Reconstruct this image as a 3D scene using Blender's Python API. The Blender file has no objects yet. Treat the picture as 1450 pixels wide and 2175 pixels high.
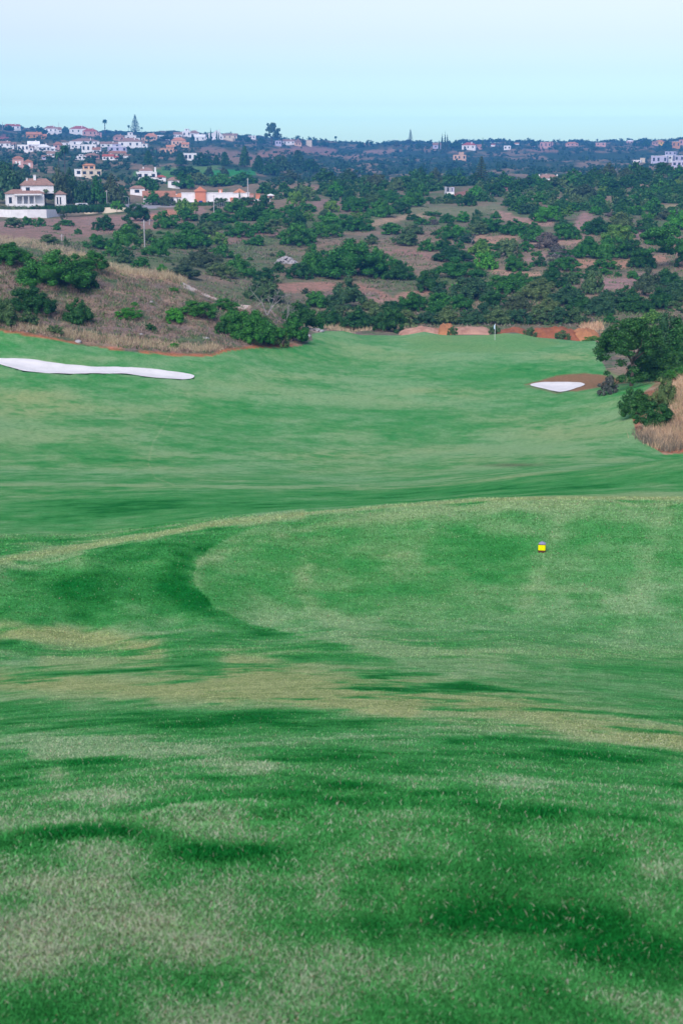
import bpy, math, random
import numpy as np
R = math.radians
rng = np.random.RandomState(7)
random.seed(7)
scene = bpy.context.scene
COL = scene.collection

# ------------------------------------------------------------------ camera, sky, sun, exposure
F, PITCH, W0, H0 = 3020.0, R(14.0), 1450.0, 2175.0
cam_d = bpy.data.cameras.new('camera')
cam_d.sensor_fit = 'VERTICAL'; cam_d.sensor_height = 36.0; cam_d.lens = 36.0 * F / H0
cam_d.clip_start = 0.1; cam_d.clip_end = 30000
cam_d.dof.use_dof = True; cam_d.dof.focus_distance = 28.0; cam_d.dof.aperture_fstop = 9.0
cam = bpy.data.objects.new('camera', cam_d); COL.objects.link(cam)
cam.rotation_euler = (math.pi / 2 - PITCH, 0, 0)
scene.camera = cam

SUN_EL, SUN_AZ = R(42), R(200)
world = bpy.data.worlds.new('World'); scene.world = world; world.use_nodes = True
nt = world.node_tree; nt.nodes.clear()
wo = nt.nodes.new('ShaderNodeOutputWorld'); bg = nt.nodes.new('ShaderNodeBackground')
sky = nt.nodes.new('ShaderNodeTexSky'); sky.sky_type = 'NISHITA'; sky.sun_disc = False
sky.sun_elevation = SUN_EL; sky.sun_rotation = SUN_AZ; sky.air_density = 1.0; sky.dust_density = 0.6; sky.ozone_density = 1.0
tc = nt.nodes.new('ShaderNodeTexCoord'); sep = nt.nodes.new('ShaderNodeSeparateXYZ')
rp = nt.nodes.new('ShaderNodeValToRGB')
e = rp.color_ramp.elements
e[0].position = 0.0; e[0].color = (1.02, 1.43, 1.47, 1)
e[1].position = 0.35; e[1].color = (1.05, .95, .93, 1)

for q_, c_ in ((.026, (1.0, 1.38, 1.52, 1)), (.035, (.83, 1.07, 1.22, 1)), (.056, (.77, .87, 1.0, 1)), (.078, (.88, .83, .93, 1)), (.100, (1.03, .88, .90, 1))): e.new(q_).color = c_
mul = nt.nodes.new('ShaderNodeMix'); mul.data_type = 'RGBA'; mul.blend_type = 'MULTIPLY'; mul.inputs[0].default_value = 1.0
nt.links.new(tc.outputs['Generated'], sep.inputs[0]); nt.links.new(sep.outputs['Z'], rp.inputs[0])
nt.links.new(sky.outputs[0], mul.inputs['A']); nt.links.new(rp.outputs[0], mul.inputs['B'])
nt.links.new(mul.outputs['Result'], bg.inputs[0]); nt.links.new(bg.outputs[0], wo.inputs[0])
bg.inputs[1].default_value = 0.075

sun_d = bpy.data.lights.new('sun', 'SUN'); sun_d.energy = 1.5; sun_d.angle = R(45); sun_d.color = (1.0, 0.93, 0.88)
sun = bpy.data.objects.new('sun', sun_d); COL.objects.link(sun)
sun.rotation_euler = (math.pi / 2 - SUN_EL, 0, math.pi - SUN_AZ)
scene.view_settings.view_transform = 'Standard'; scene.view_settings.look = 'None'
scene.view_settings.gamma = 1.0; scene.view_settings.exposure = 1.3
scene.render.engine = 'CYCLES'
cy = scene.cycles
cy.max_bounces = 4; cy.diffuse_bounces = 2; cy.glossy_bounces = 1; cy.transmission_bounces = 2; cy.volume_bounces = 0
cy.transparent_max_bounces = 4

# ------------------------------------------------------------------ camera geometry helpers (photo pixels <-> rays)
cp, sp = math.cos(PITCH), math.sin(PITCH)
def ray(px, py):
    """azimuth u and slope t of the sight line through a photo pixel"""
    a = (np.asarray(px, float) - W0 / 2) / F; b = (H0 / 2 - np.asarray(py, float)) / F
    dx = a; dy = cp + b * sp; dz = -sp + b * cp
    return np.arctan2(dx, dy), dz / np.hypot(dx, dy)
def pix(x, y, z):
    """photo pixel of a world point"""
    f = y * cp - z * sp; up = y * sp + z * cp
    f = np.where(f > 0.05, f, 0.05)
    return W0 / 2 + F * x / f, H0 / 2 - F * up / f

# ------------------------------------------------------------------ noise
def _h(ix, iy, seed):
    with np.errstate(over='ignore'):
        n = (ix.astype(np.int64) * 374761393 + iy.astype(np.int64) * 668265263 + seed * 974634777) & 0xffffffff
        n = ((n ^ (n >> 13)) * 1274126177) & 0xffffffff
        n = (n ^ (n >> 16)) & 0xffffffff
    return n.astype(np.float64) / 4294967295.0
def vnoise(x, y, seed=0):
    x = np.asarray(x, float); y = np.asarray(y, float)
    ix = np.floor(x); iy = np.floor(y); fx = x - ix; fy = y - iy
    ix = ix.astype(np.int64); iy = iy.astype(np.int64)
    sx = fx * fx * (3 - 2 * fx); sy = fy * fy * (3 - 2 * fy)
    a = _h(ix, iy, seed); b = _h(ix + 1, iy, seed); c = _h(ix, iy + 1, seed); d = _h(ix + 1, iy + 1, seed)
    return (a * (1 - sx) + b * sx) * (1 - sy) + (c * (1 - sx) + d * sx) * sy
def fbm(x, y, seed=0, oct=4, gain=.5):
    s = 0; a = 1; t = 0
    for i in range(oct):
        s = s + a * vnoise(x * 2 ** i + 13.7 * i, y * 2 ** i - 7.1 * i, seed + i); t += a; a *= gain
    return s / t
def sstep(a, b, x):
    t = np.clip((x - a) / (b - a), 0, 1); return t * t * (3 - 2 * t)

# ------------------------------------------------------------------ the lie of the land: slope t = z/r seen along azimuth u at distance r
CTRL = {
 -60: [(24,1330),(27.5,1195),(31,1190),(38,1150),(46,1110),(60,1062),(69,1036),(78,1014),(92,975),(112,900),(130,835),(141,792),(152,745),(160,708),(172,655),(186,590),(196,540),(204,512),(225,530),(280,545),(345,512),(430,478),(478,467),(510,438),(600,405),(800,368),(1100,342),(1500,318),(2000,284),(2300,272),(3500,300),(7000,312)],
  180: [(24,1325),(28,1185),(32,1172),(40,1135),(48,1095),(60,1055),(68.5,1035),(78,1016),(92,980),(112,905),(130,845),(143,795),(154,752),(162,728),(172,680),(186,615),(197,555),(204,545),(225,580),(280,570),(345,522),(430,482),(480,461),(515,438),(600,408),(800,372),(1100,342),(1500,317),(2000,290),(2250,281),(3500,303),(7000,314)],
  360: [(24,1322),(29,1165),(32,1140),(38,1120),(48,1085),(60,1050),(69,1034),(78,1016),(92,984),(112,915),(130,855),(145,800),(156,765),(163,742),(172,705),(184,650),(195,602),(203,583),(225,615),(280,585),(345,535),(430,480),(480,458),(530,440),(600,418),(800,380),(1000,358),(1200,343),(1700,310),(2200,282),(3500,305),(7000,315)],
  560: [(24,1321),(30,1160),(33,1108),(36,1100),(45,1082),(60,1050),(70,1034),(80,1016),(95,980),(112,926),(130,866),(148,810),(162,770),(172,744),(182,712),(196,668),(206,652),(230,690),(270,640),(320,585),(380,532),(440,484),(500,447),(560,425),(650,400),(800,386),(950,372),(1200,352),(1700,318),(2200,296),(3500,310),(7000,317)],
  725: [(24,1320),(30,1168),(34,1092),(36.5,1086),(45,1076),(60,1050),(72,1034),(82,1016),(96,982),(112,932),(130,872),(150,815),(170,772),(190,732),(206,704),(214,702),(228,716),(255,675),(290,628),(335,578),(385,528),(440,482),(510,442),(600,410),(700,388),(850,398),(1100,376),(1500,350),(2000,322),(2400,305),(3500,318),(7000,320)],
  900: [(24,1322),(30,1170),(34,1082),(36,1072),(45,1066),(60,1044),(72,1030),(82,1012),(96,980),(112,934),(130,876),(150,818),(170,776),(184,748),(212,706),(217,704),(229,722),(252,685),(290,632),(335,582),(385,532),(440,486),(510,446),(600,412),(700,388),(850,398),(1100,380),(1500,355),(2000,325),(2400,306),(3500,318),(7000,320)],
  1090:[(24,1326),(30,1172),(34,1076),(36,1062),(44,1053),(55,1030),(66,1012),(78,1004),(92,976),(112,928),(130,876),(150,822),(170,775),(184,747),(213,707),(218,706),(230,724),(252,688),(290,634),(335,584),(385,534),(440,488),(510,448),(600,412),(700,384),(850,394),(1100,374),(1500,350),(2000,326),(2400,308),(3500,318),(7000,320)],
  1280:[(24,1332),(30,1174),(34,1074),(36,1060),(43,1046),(53,1018),(62,998),(70,992),(82,984),(97,950),(114,905),(130,858),(148,812),(170,770),(185,742),(208,722),(216,722),(230,735),(252,690),(290,636),(335,584),(385,532),(440,482),(510,444),(610,406),(720,376),(850,384),(1100,366),(1500,346),(2000,326),(2400,307),(3500,318),(7000,320)],
  1450:[(24,1340),(30,1176),(34,1076),(36,1062),(42,1040),(52,1000),(60,976),(66,972),(80,984),(97,963),(106,902),(116,836),(126,800),(133,806),(142,808),(165,775),(190,738),(215,712),(250,680),(290,640),(335,588),(385,536),(440,486),(510,444),(620,404),(750,368),(850,376),(1100,360),(1500,345),(2000,322),(2400,303),(3500,316),(7000,320)],
  1560:[(24,1345),(30,1178),(34,1078),(36,1062),(42,1036),(52,992),(60,968),(66,966),(80,980),(97,940),(106,870),(116,810),(126,785),(133,795),(142,800),(165,770),(190,735),(215,710),(250,680),(290,640),(335,588),(385,536),(440,486),(510,444),(620,404),(750,366),(850,374),(1100,360),(1500,345),(2000,322),(2400,303),(3500,316),(7000,320)],
}
NEAR = [(0.5,-1.65),(1.0,-1.65),(1.7,-1.65),(2.5,-1.65),(3.05,-1.64),(3.45,-1.69),(4.2,-1.957),(5.5,-2.42),(8,-3.28),(11,-4.27),(14,-5.21),(17,-6.08),(20.5,-7.03)]
K = 8.0
_p = []
for px, lst in CTRL.items():
    for r, py in lst:
        u, t = ray(px, py); _p.append((u * K, math.log(r), t))
for px in (-60, 360, 725, 1090, 1560):
    u = ray(px, 1087)[0]
    for r, z in NEAR: _p.append((u * K, math.log(r), z / r))
_p = np.array(_p)
def _phi(d2): return 0.5 * d2 * np.log(d2 + 1e-12)
_A = _phi((_p[:, None, 0] - _p[None, :, 0]) ** 2 + ((_p[:, None, 1] - _p[None, :, 1]) * 1.6) ** 2)
_n = len(_p); _P = np.c_[np.ones(_n), _p[:, 0], _p[:, 1]]
_M = np.block([[_A + np.eye(_n) * 1e-4, _P], [_P.T, np.zeros((3, 3))]])
_w = np.linalg.solve(_M, np.r_[_p[:, 2], 0, 0, 0])
# tabulate it once on a fine (u, ln r) grid
GU = np.linspace(-0.27, 0.27, 220); GL = np.linspace(math.log(0.5), math.log(7000), 1500)
_uu, _ll = np.meshgrid(GU * K, GL)
_T = np.zeros(_uu.shape)
for i in range(_n):
    _T += _w[i] * _phi((_uu - _p[i, 0]) ** 2 + ((_ll - _p[i, 1]) * 1.6) ** 2)
_T += _w[_n] + _w[_n + 1] * _uu + _w[_n + 2] * _ll
# the bank the camera stands on falls evenly: one smooth profile out to the tee
_nl = np.log([p[0] for p in NEAR] + [24.0, 27.0]); _ntv = np.array([p[1] / p[0] for p in NEAR] + [-.333, -.300])
_tn = np.interp(GL, _nl, _ntv)
for _ in range(60): _tn[1:-1] = .25 * _tn[:-2] + .5 * _tn[1:-1] + .25 * _tn[2:]
_wn = (1 - sstep(math.log(15), math.log(25), GL))[:, None]; _T = _T * (1 - _wn) + _tn[:, None] * _wn
def ground_z(x, y):
    x = np.asarray(x, float); y = np.asarray(y, float)
    r = np.hypot(x, y); u = np.arctan2(x, y)
    rc = np.clip(r, 0.5, 6999)
    gu = np.clip((u - GU[0]) / (GU[1] - GU[0]), 0, len(GU) - 1.001); gl = np.clip((np.log(rc) - GL[0]) / (GL[1] - GL[0]), 0, len(GL) - 1.001)
    iu = gu.astype(int); il = gl.astype(int); fu = gu - iu; fl = gl - il
    t = (_T[il, iu] * (1 - fu) + _T[il, iu + 1] * fu) * (1 - fl) + (_T[il + 1, iu] * (1 - fu) + _T[il + 1, iu + 1] * fu) * fl
    z = t * rc
    z = np.where(r < 2.2, -1.65, z)
    # relief: undulating fairway, rough scrub ground, small lips in the near turf
    a_f = sstep(38, 70, r) * (1 - sstep(205, 240, r))
    z = z + a_f * 0.35 * (fbm(x / 13, y / 17, 3, 3) - .5)
    a_s = sstep(215, 300, r)
    z = z + a_s * np.minimum(r * 0.006, 9) * (fbm(x / 22, y / 30, 9, 4) - .5)
    z = z + sstep(700, 1200, r) * np.minimum(r * .010, 22) * (fbm(x / 170, y / 190, 21, 4) - .5)
    z = z + (1 - sstep(3.2, 5.5, r)) * 0.022 * (fbm(x * 2.2, y * 2.6, 31, 3) - .5)
    # low lips (taller grass) crossing the near turf
    yl = 3.36 - 0.115 * x - 0.12 * x * x + 0.10 * (fbm(x * 1.7, y * .2, 5, 2) - .5)
    z = z + 0.024 * sstep(-.05, .05, y - yl) * (1 - sstep(.05, .7, y - yl)) * sstep(.35, .6, fbm(x * 2.3 + 3, y * .3, 8, 2)) * (np.abs(x) < 6)
    yl2 = 2.98 - 0.33 * x + 0.10 * (fbm(x * 1.9, y * .2, 6, 2) - .5)
    z = z + 0.03 * sstep(-.05, .05, y - yl2) * (1 - sstep(.05, .5, y - yl2)) * (x > .15) * (x < 3)
    return z
_RS = np.exp(np.linspace(math.log(2.0), math.log(3200), 2400))
def hit(px, py, rmin=2.0):
    """where the sight line through a photo pixel first meets the ground -> (x, y, z, r)"""
    u, t = ray(px, py); u = float(u); t = float(t)
    rs = _RS[_RS >= rmin]; x = rs * math.sin(u); y = rs * math.cos(u)
    gc = ground_z(x[::4], y[::4]) / rs[::4]; kc = np.nonzero(gc >= t - .0006)[0]
    if len(kc): j = max(0, int(kc[0]) * 4 - 8); x = x[j:j + 240]; y = y[j:j + 240]; rs = rs[j:j + 240]
    g = ground_z(x, y) / rs
    k = np.nonzero(g >= t)[0]
    if not len(k) and len(kc): x = _RS * math.sin(u); y = _RS * math.cos(u); rs = _RS; g = ground_z(x, y) / rs; k = np.nonzero((g >= t) & (rs >= rmin))[0]
    i = int(k[0]) if len(k) else int(np.argmax(np.where(rs > 900, g, -9)))
    return x[i], y[i], float(ground_z(x[i], y[i])), float(rs[i])
def hits(px, py, rmin=2.0):
    px = np.asarray(px, float); py = np.asarray(py, float); u, t = ray(px, py); rs = _RS[_RS >= rmin][::2]; out = []
    for i in range(0, len(px), 2000):
        s = slice(i, i + 2000); X = rs[:, None] * np.sin(u[s]); Y = rs[:, None] * np.cos(u[s]); g = gz_fast(X, Y) / rs[:, None]; h = g >= t[s]
        k = np.where(h.any(0), h.argmax(0), np.where(rs[:, None] > 900, g, -9).argmax(0)); x = rs[k] * np.sin(u[s]); y = rs[k] * np.cos(u[s]); out.append(np.c_[x, y, ground_z(x, y), rs[k]])
    return np.concatenate(out)
def at(px, r, py=1087):
    """ground point at distance r along the azimuth of a photo pixel"""
    u = float(ray(px, py)[0]); x = r * math.sin(u); y = r * math.cos(u)
    return x, y, float(ground_z(x, y)), r

def inpoly(px, py, poly):
    c = np.zeros(px.shape, bool); n = len(poly)
    for i in range(n):
        x1, y1 = poly[i]; x2, y2 = poly[(i + 1) % n]
        if y1 == y2: continue
        k = ((y1 > py) != (y2 > py)) & (px < (x2 - x1) * (py - y1) / (y2 - y1) + x1); c ^= k
    return c
def seg_dist(px, py, pl, ys=1.0):
    d = np.full(px.shape, 1e9)
    for (x1, y1), (x2, y2) in zip(pl[:-1], pl[1:]):
        vx, vy = x2 - x1, (y2 - y1) * ys; L = vx * vx + vy * vy + 1e-9
        t = np.clip(((px - x1) * vx + (py - y1) * ys * vy) / L, 0, 1)
        d = np.minimum(d, np.hypot(px - x1 - t * vx, (py - y1) * ys - t * vy))
    return d
def sdf(px, py, poly, ys=1.0):
    d = seg_dist(px, py, poly + [poly[0]], ys)
    return np.where(inpoly(px, py, poly), d, -d)

TURF_EDGE = [(-900,700),(0,703),(60,713),(150,729),(250,744),(380,757),(450,757),(485,745),(560,738),(640,735),(664,722),(662,710),(690,703),(860,703),(1000,706),(1180,711),(1258,720),(1275,735),(1276,765),(1288,788),(1312,799),(1384,803),(1390,815),(1362,836),(1340,880),(1352,930),(1410,966),(1450,962),(2300,960)]
TURF_POLY = TURF_EDGE + [(2300,9000),(-900,9000)]
GREEN_POLY = [(860,722),(895,712),(960,709),(1050,709),(1130,712),(1180,722),(1192,729),(1165,738),(1120,746),(1060,750),(980,749),(900,745),(850,738),(875,729)]
TEE_POLY = [(410,1235),(416,1200),(440,1168),(500,1135),(600,1105),(760,1083),(950,1072),(1150,1066),(1450,1068),(2200,1080),(2200,1560),(1450,1530),(1150,1480),(900,1425),(750,1372),(620,1348),(520,1322),(450,1288)]
BUNKER1 = [(-140,752),(-60,755),(0,762),(60,763),(120,772),(190,780),(240,780),(300,782),(370,790),(415,797),(418,803),(395,807),(330,804),(270,795),(210,794),(150,795),(90,793),(50,789),(0,774),(-80,770),(-150,764)]
BUNKER2 = [(1118,818),(1150,812),(1200,812),(1240,813),(1245,818),(1218,826),(1206,832),(1182,834),(1160,827),(1135,822)]
SOIL2 = [(1112,817),(1145,808),(1180,797),(1240,792),(1280,797),(1315,804),(1345,812),(1310,817),(1270,824),(1225,831),(1205,832),(1198,822),(1150,817)]
# pale and dry streaks of the turf, in photo pixels: (polyline, half width, amount, yellowness)
STROKES = [
 ([(-200,1215),(0,1190),(200,1158),(450,1115),(640,1092)],7.5,1.9,.25),([(640,1092),(820,1076),(1000,1063),(1200,1056),(1700,1060)],3.5,1.5,.25),([(-200,1225),(0,1198),(160,1172)],16,.6,.2),
 ([(425,1192),(500,1160),(600,1135),(730,1108),(900,1088),(1100,1072),(1450,1060)],13,.6,.15),
 ([(418,1200),(412,1240),(450,1288),(560,1325),(700,1355),(860,1378)],16,.38,.1),
 ([(650,1200),(640,1240),(665,1290),(740,1340),(900,1380),(1060,1400)],20,.42,.25),
 ([(830,1180),(960,1210),(1100,1240),(1290,1270)],16,.3,.2),([(1190,1110),(1150,1200),(1110,1300)],18,.22,.3),([(1420,1100),(1370,1200),(1330,1330)],30,.42,.2),
 ([(-100,1335),(60,1345),(220,1360),(330,1378)],24,.8,1.1),([(100,1405),(300,1412),(450,1440)],20,.55,.8),([(-100,1440),(150,1455),(420,1470),(640,1478),(860,1500)],26,.8,1.1),
 ([(500,1420),(700,1452),(900,1480),(1100,1500),(1250,1540),(1400,1565),(1700,1600)],40,.8,1.0),([(800,1510),(1200,1560),(1460,1580),(1700,1590)],20,.3,.6),
 ([(100,1600),(260,1590),(420,1610),(560,1630)],26,.5,.1),([(-100,1540),(60,1560),(110,1600)],30,.4,.0),([(-50,1645),(120,1640)],18,.5,.3),
 ([(0,1029),(200,1028),(350,1034),(560,1034),(760,1033)],3,.75,.2),
 ([(760,1036),(900,1030),(1080,1015),(1180,1000),(1400,962)],5,.35,.2),
 ([(850,1450),(1010,1430),(1200,1425)],18,.35,.2),([(1210,1270),(1400,1290)],20,.35,.0),
 ([(375,865),(325,940),(315,985),(330,1015),(370,1030)],1.6,.28,.6),
]
BLOBS = [  # px, py, sx, sy, amount (dry > 0, lush < 0), yellowness; near lips also carry scarp shade in their colour
 (60,845,110,22,.55,.9),(190,870,120,16,.35,.6),(60,880,90,14,.5,.6),(430,830,110,12,.3,.3),(700,845,150,14,.45,.3),(660,800,120,10,.4,.2),(900,830,70,8,.55,.7),
 (1180,920,120,22,.55,.8),(1050,960,160,18,.4,.4),(1300,900,80,30,.4,.5),(700,965,130,16,.35,.3),(480,970,160,10,.35,.2),(150,925,150,14,.35,.5),(300,1000,200,8,.4,.1),
 (1200,760,70,7,.5,.7),(1240,755,60,5,.3,.7),(790,740,45,7,.45,.4),(900,765,90,6,.3,.3),(540,800,70,7,.3,.2),(60,720,80,6,.3,.6),(240,760,60,5,.3,.6),
 (960,940,110,10,-.8,0),(500,975,90,6,-.5,0),(150,955,90,8,-.5,0),(1000,800,60,18,-.5,0),(1080,800,60,12,-.7,0),(770,720,60,8,-.5,0),(620,880,100,12,-.45,0),(1000,905,90,7,-.5,0),
 (300,1090,420,22,-.3,0),(1000,1040,200,10,-.3,0),(1250,1020,150,14,-.4,0),(300,1240,170,46,-.7,0),(100,1260,160,30,-.6,0),(450,1290,60,20,-1.0,0),(160,1380,170,9,-.8,0),
 (560,1230,40,60,-.2,0),(700,1480,10,4,0,0),(1000,1500,500,14,0,0),(760,1560,420,24,-.35,0),(250,1510,260,14,-.7,0),(1150,1620,260,30,-.8,0),(1200,1340,120,26,-.65,0),(900,1260,110,26,-.35,0),(640,1240,30,30,.1,0),
 (740,1290,80,22,-.3,0),(1200,1400,200,14,-.3,0),(1400,1440,110,18,-.5,0),(1100,1160,60,16,-.35,0),(1350,1175,70,7,-.9,0),(1020,1110,100,8,-.3,0),(1330,1120,80,10,-.35,0),
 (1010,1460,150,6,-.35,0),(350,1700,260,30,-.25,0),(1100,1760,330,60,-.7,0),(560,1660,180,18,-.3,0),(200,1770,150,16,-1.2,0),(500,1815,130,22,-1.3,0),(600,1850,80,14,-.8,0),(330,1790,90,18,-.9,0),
 (250,1965,190,75,.5,.35),(60,2050,110,60,.6,.3),(150,1880,130,24,.45,.5),(380,1950,80,40,.5,.2),(470,2020,120,50,.6,.25),(1130,1960,190,30,-1.3,0),(1290,2020,170,34,-1.15,0),(860,1850,110,20,-1.0,0),(1350,2080,140,40,-1.0,0),
 (870,1820,90,10,.6,.4),(1250,1850,130,18,.4,.4),(980,1870,80,10,.4,.3),(870,1960,110,30,.3,.1),(700,2110,180,50,.1,.1),(1100,2130,140,50,.35,.2),(930,2050,90,40,.4,.1),(1300,2140,90,30,.45,.2),(600,1900,120,20,-.5,0),(700,1980,90,40,-.3,0),
 (1390,1030,60,16,.15,.2),(360,1880,60,14,-.4,0),
]
C_DARK = np.array((.006,.145,.024)); C_MID = np.array((.050,.270,.066)); C_PALE = np.array((.205,.375,.170)); C_TAN = np.array((.315,.370,.150))
def py_mid(by): return by < 1650
def turf_tone(x, y, z):
    """(dryness 0..1, yellowness 0..1): how worn and how yellow the turf is at a point"""
    px, py = pix(x, y, z); r = np.hypot(x, y)
    # patchiness at every size, strongest where a patch spans a tenth of its distance
    lnr = np.log(np.maximum(r, 2)); d = 0 * r; wt = 0 * r; ns = []
    for i in range(10):
        Lm = 18.0 / 1.9 ** i; a = .7 + i * 1.37; ca, sa = math.cos(a), math.sin(a)
        q = vnoise((x * ca - y * sa) / Lm + i * 7.7, (x * sa + y * ca) / Lm / 1.15 - i * 3.1, 41 + i) - .5 + .35 * (vnoise((x * ca + y * sa) * 1.31 / Lm + 40, (-x * sa + y * ca) * 1.31 / Lm, 91 + i) - .5)
        w = np.exp(-((math.log(Lm) - lnr + 2.6 + .5 * (r > 60)) / 1.35) ** 2) + .12 * np.exp(-((math.log(Lm) - lnr + 4.4) / 1.0) ** 2) + .02; d = d + w * q; wt = wt + w * w; ns.append(q)
    d = d / np.sqrt(wt)
    n1 = np.clip(.5 + .8 * d, 0, 1); n2 = np.clip(.5 + .9 * (ns[1] * .4 + ns[2] * .5 + ns[3] * .5), 0, 1); n4 = np.clip(.5 + .9 * (ns[4] * .4 + ns[5] * .5 + ns[6] * .5 + .4 * ns[7] * (r < 30) + .4 * ns[8] * (r < 15)), 0, 1)
    d = 0.45 + .21 * sstep(55, 80, r) + (.42 - .16 * (1 - sstep(7, 16, r))) * d + (.42 + .22 * (1 - sstep(7, 16, r))) * (n4 - .5)
    yel = np.clip(.25 + 1.4 * (fbm(x / 7 + 30, y / 9, 61, 3) - .5), 0, 1)
    ym = 1.0 * np.ones_like(d) * .0; ys = 0
    wob = 10 * (fbm(px / 60, py / 22, 71, 3) - .5) * np.clip((py - 900) / 500, .25, 1.5)
    for pl, hw, amt, yw in STROKES:
        x0 = min(p[0] for p in pl) - 4 * hw; x1 = max(p[0] for p in pl) + 4 * hw; y0 = min(p[1] for p in pl) - 4 * hw; y1 = max(p[1] for p in pl) + 4 * hw
        k = (px > x0) & (px < x1) & (py > y0) & (py < y1)
        if not k.any(): continue
        g = np.exp(-(seg_dist(px[k], py[k] + wob[k] * min(1, hw / 12), pl) / hw) ** 2)
        d[k] += .80 * amt * g * (.15 + .6 * n1[k] + 1.1 * n4[k]); ym[k] += g * amt * yw; 
    for bx, by, sx, sy, amt, yw in BLOBS:
        k = (np.abs(px - bx) < 2.6 * sx) & (np.abs(py - by) < 2.6 * sy)
        if not k.any(): continue
        g = np.exp(-((px[k] - bx + 2 * wob[k]) / sx) ** 2 - ((py[k] - by + wob[k]) / sy) ** 2)
        d[k] += ((.62 if amt > 0 else .24) if py_mid(by) else .27 + .20 * (amt < -1.1)) * amt * g * (.0 + .6 * n2[k] + 1.3 * n4[k]); ym[k] += np.maximum(g * amt, 0) * yw  # lip blobs go darker still: lush growth plus painted scarp shade
    q = sdf(px, py, TEE_POLY, 1.5) + 5 * (n4 - .5); tee = sstep(-3, 3, q); d = .5 + (d - .5) * (1 - .3 * tee); d += .15 * tee * (r > 12) - .17 * (1 - tee) * np.exp(-(q / 60) ** 2) * (r > 12) * sstep(900, 620, px) * sstep(1120, 1170, py)
    gre = sstep(-3, 3, sdf(px, py, GREEN_POLY, 2.0)) * (r > 150); d = d * (1 - .75 * gre) + gre * .52
    ym += gre * .28
    return np.clip(d, 0, 1), np.clip(.5 * yel + ym, 0, 1)
def turf_color(d, yel):
    d = d[:, None]; yel = yel[:, None]
    c = C_DARK + (C_MID - C_DARK) * sstep(0, .42, d)
    p = C_PALE + (C_TAN - C_PALE) * yel
    return c + (p - c) * sstep(.3, 1.05, d)
# ------------------------------------------------------------------ materials
MATS = {}
def nodes(name):
    m = bpy.data.materials.new(name); m.use_nodes = True; n = m.node_tree
    b = n.nodes['Principled BSDF']; b.inputs['Specular IOR Level'].default_value = 0.2; b.inputs['Roughness'].default_value = .85
    MATS[name] = m
    return m, n, b
def N(n, t, **kw):
    o = n.nodes.new(t)
    for k, v in kw.items():
        if k in o.inputs.keys() if hasattr(o.inputs, 'keys') else False: o.inputs[k].default_value = v
        else: setattr(o, k, v)
    return o
def L(n, a, b): n.links.new(a, b)
def noise(n, scale, detail=3.0, rough=.55, vec=None):
    o = n.nodes.new('ShaderNodeTexNoise'); o.inputs['Scale'].default_value = scale; o.inputs['Detail'].default_value = detail; o.inputs['Roughness'].default_value = rough
    if vec is not None: L(n, vec, o.inputs['Vector'])
    return o.outputs['Fac']
def ramp(n, fac, stops):
    o = n.nodes.new('ShaderNodeValToRGB'); e = o.color_ramp.elements
    while len(e) < len(stops): e.new(.5)
    for k, (p, c) in enumerate(stops): e[k].position = p; e[k].color = (*c, 1)
    L(n, fac, o.inputs[0]); return o.outputs[0]
def mixc(n, a, b, fac=1.0, mode='MULTIPLY'):
    o = n.nodes.new('ShaderNodeMix'); o.data_type = 'RGBA'; o.blend_type = mode
    for s, v in (('A', a), ('B', b)):
        if hasattr(v, 'is_output'): L(n, v, o.inputs[s])
        else: o.inputs[s].default_value = (*v, 1)
    if hasattr(fac, 'is_output'): L(n, fac, o.inputs[0])
    else: o.inputs[0].default_value = fac
    return o.outputs['Result']
def mathn(n, op, a, b=None, clamp=False):
    o = n.nodes.new('ShaderNodeMath'); o.operation = op; o.use_clamp = clamp
    for i, v in enumerate((a, b)):
        if v is None: continue
        if hasattr(v, 'is_output'): L(n, v, o.inputs[i])
        else: o.inputs[i].default_value = v
    return o.outputs[0]
def bump(n, b, h, dist, strength=.6):
    o = n.nodes.new('ShaderNodeBump'); o.inputs['Distance'].default_value = dist; o.inputs['Strength'].default_value = strength
    L(n, h, o.inputs['Height']); L(n, o.outputs[0], b.inputs['Normal'])
def attr(n, name):
    o = n.nodes.new('ShaderNodeAttribute'); o.attribute_name = name; return o
def simple(name, color, rough=.8, var=.12, scale=1.5, spec=.2, bump_d=0.0, metal=0.0, stain=None):
    """plain weathered surface: colour with two scales of mottling"""
    m, n, b = nodes(name); t = n.nodes.new('ShaderNodeTexCoord').outputs['Object']
    f = noise(n, scale, 5, .6, t); g = noise(n, scale * 9, 3, .6, t)
    lo = tuple(max(0, c * (1 - var * 2)) for c in color); hi = tuple(min(1, c * (1 + var)) for c in color)
    c = ramp(n, f, [(.3, stain or lo), (.55, color), (.75, hi)])
    c = mixc(n, c, ramp(n, g, [(.35, (1 - var,) * 3), (.65, (1, 1, 1))]))
    L(n, c, b.inputs['Base Color']); b.inputs['Roughness'].default_value = rough; b.inputs['Specular IOR Level'].default_value = spec; b.inputs['Metallic'].default_value = metal
    if bump_d: bump(n, b, g, bump_d)
    return m
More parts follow.
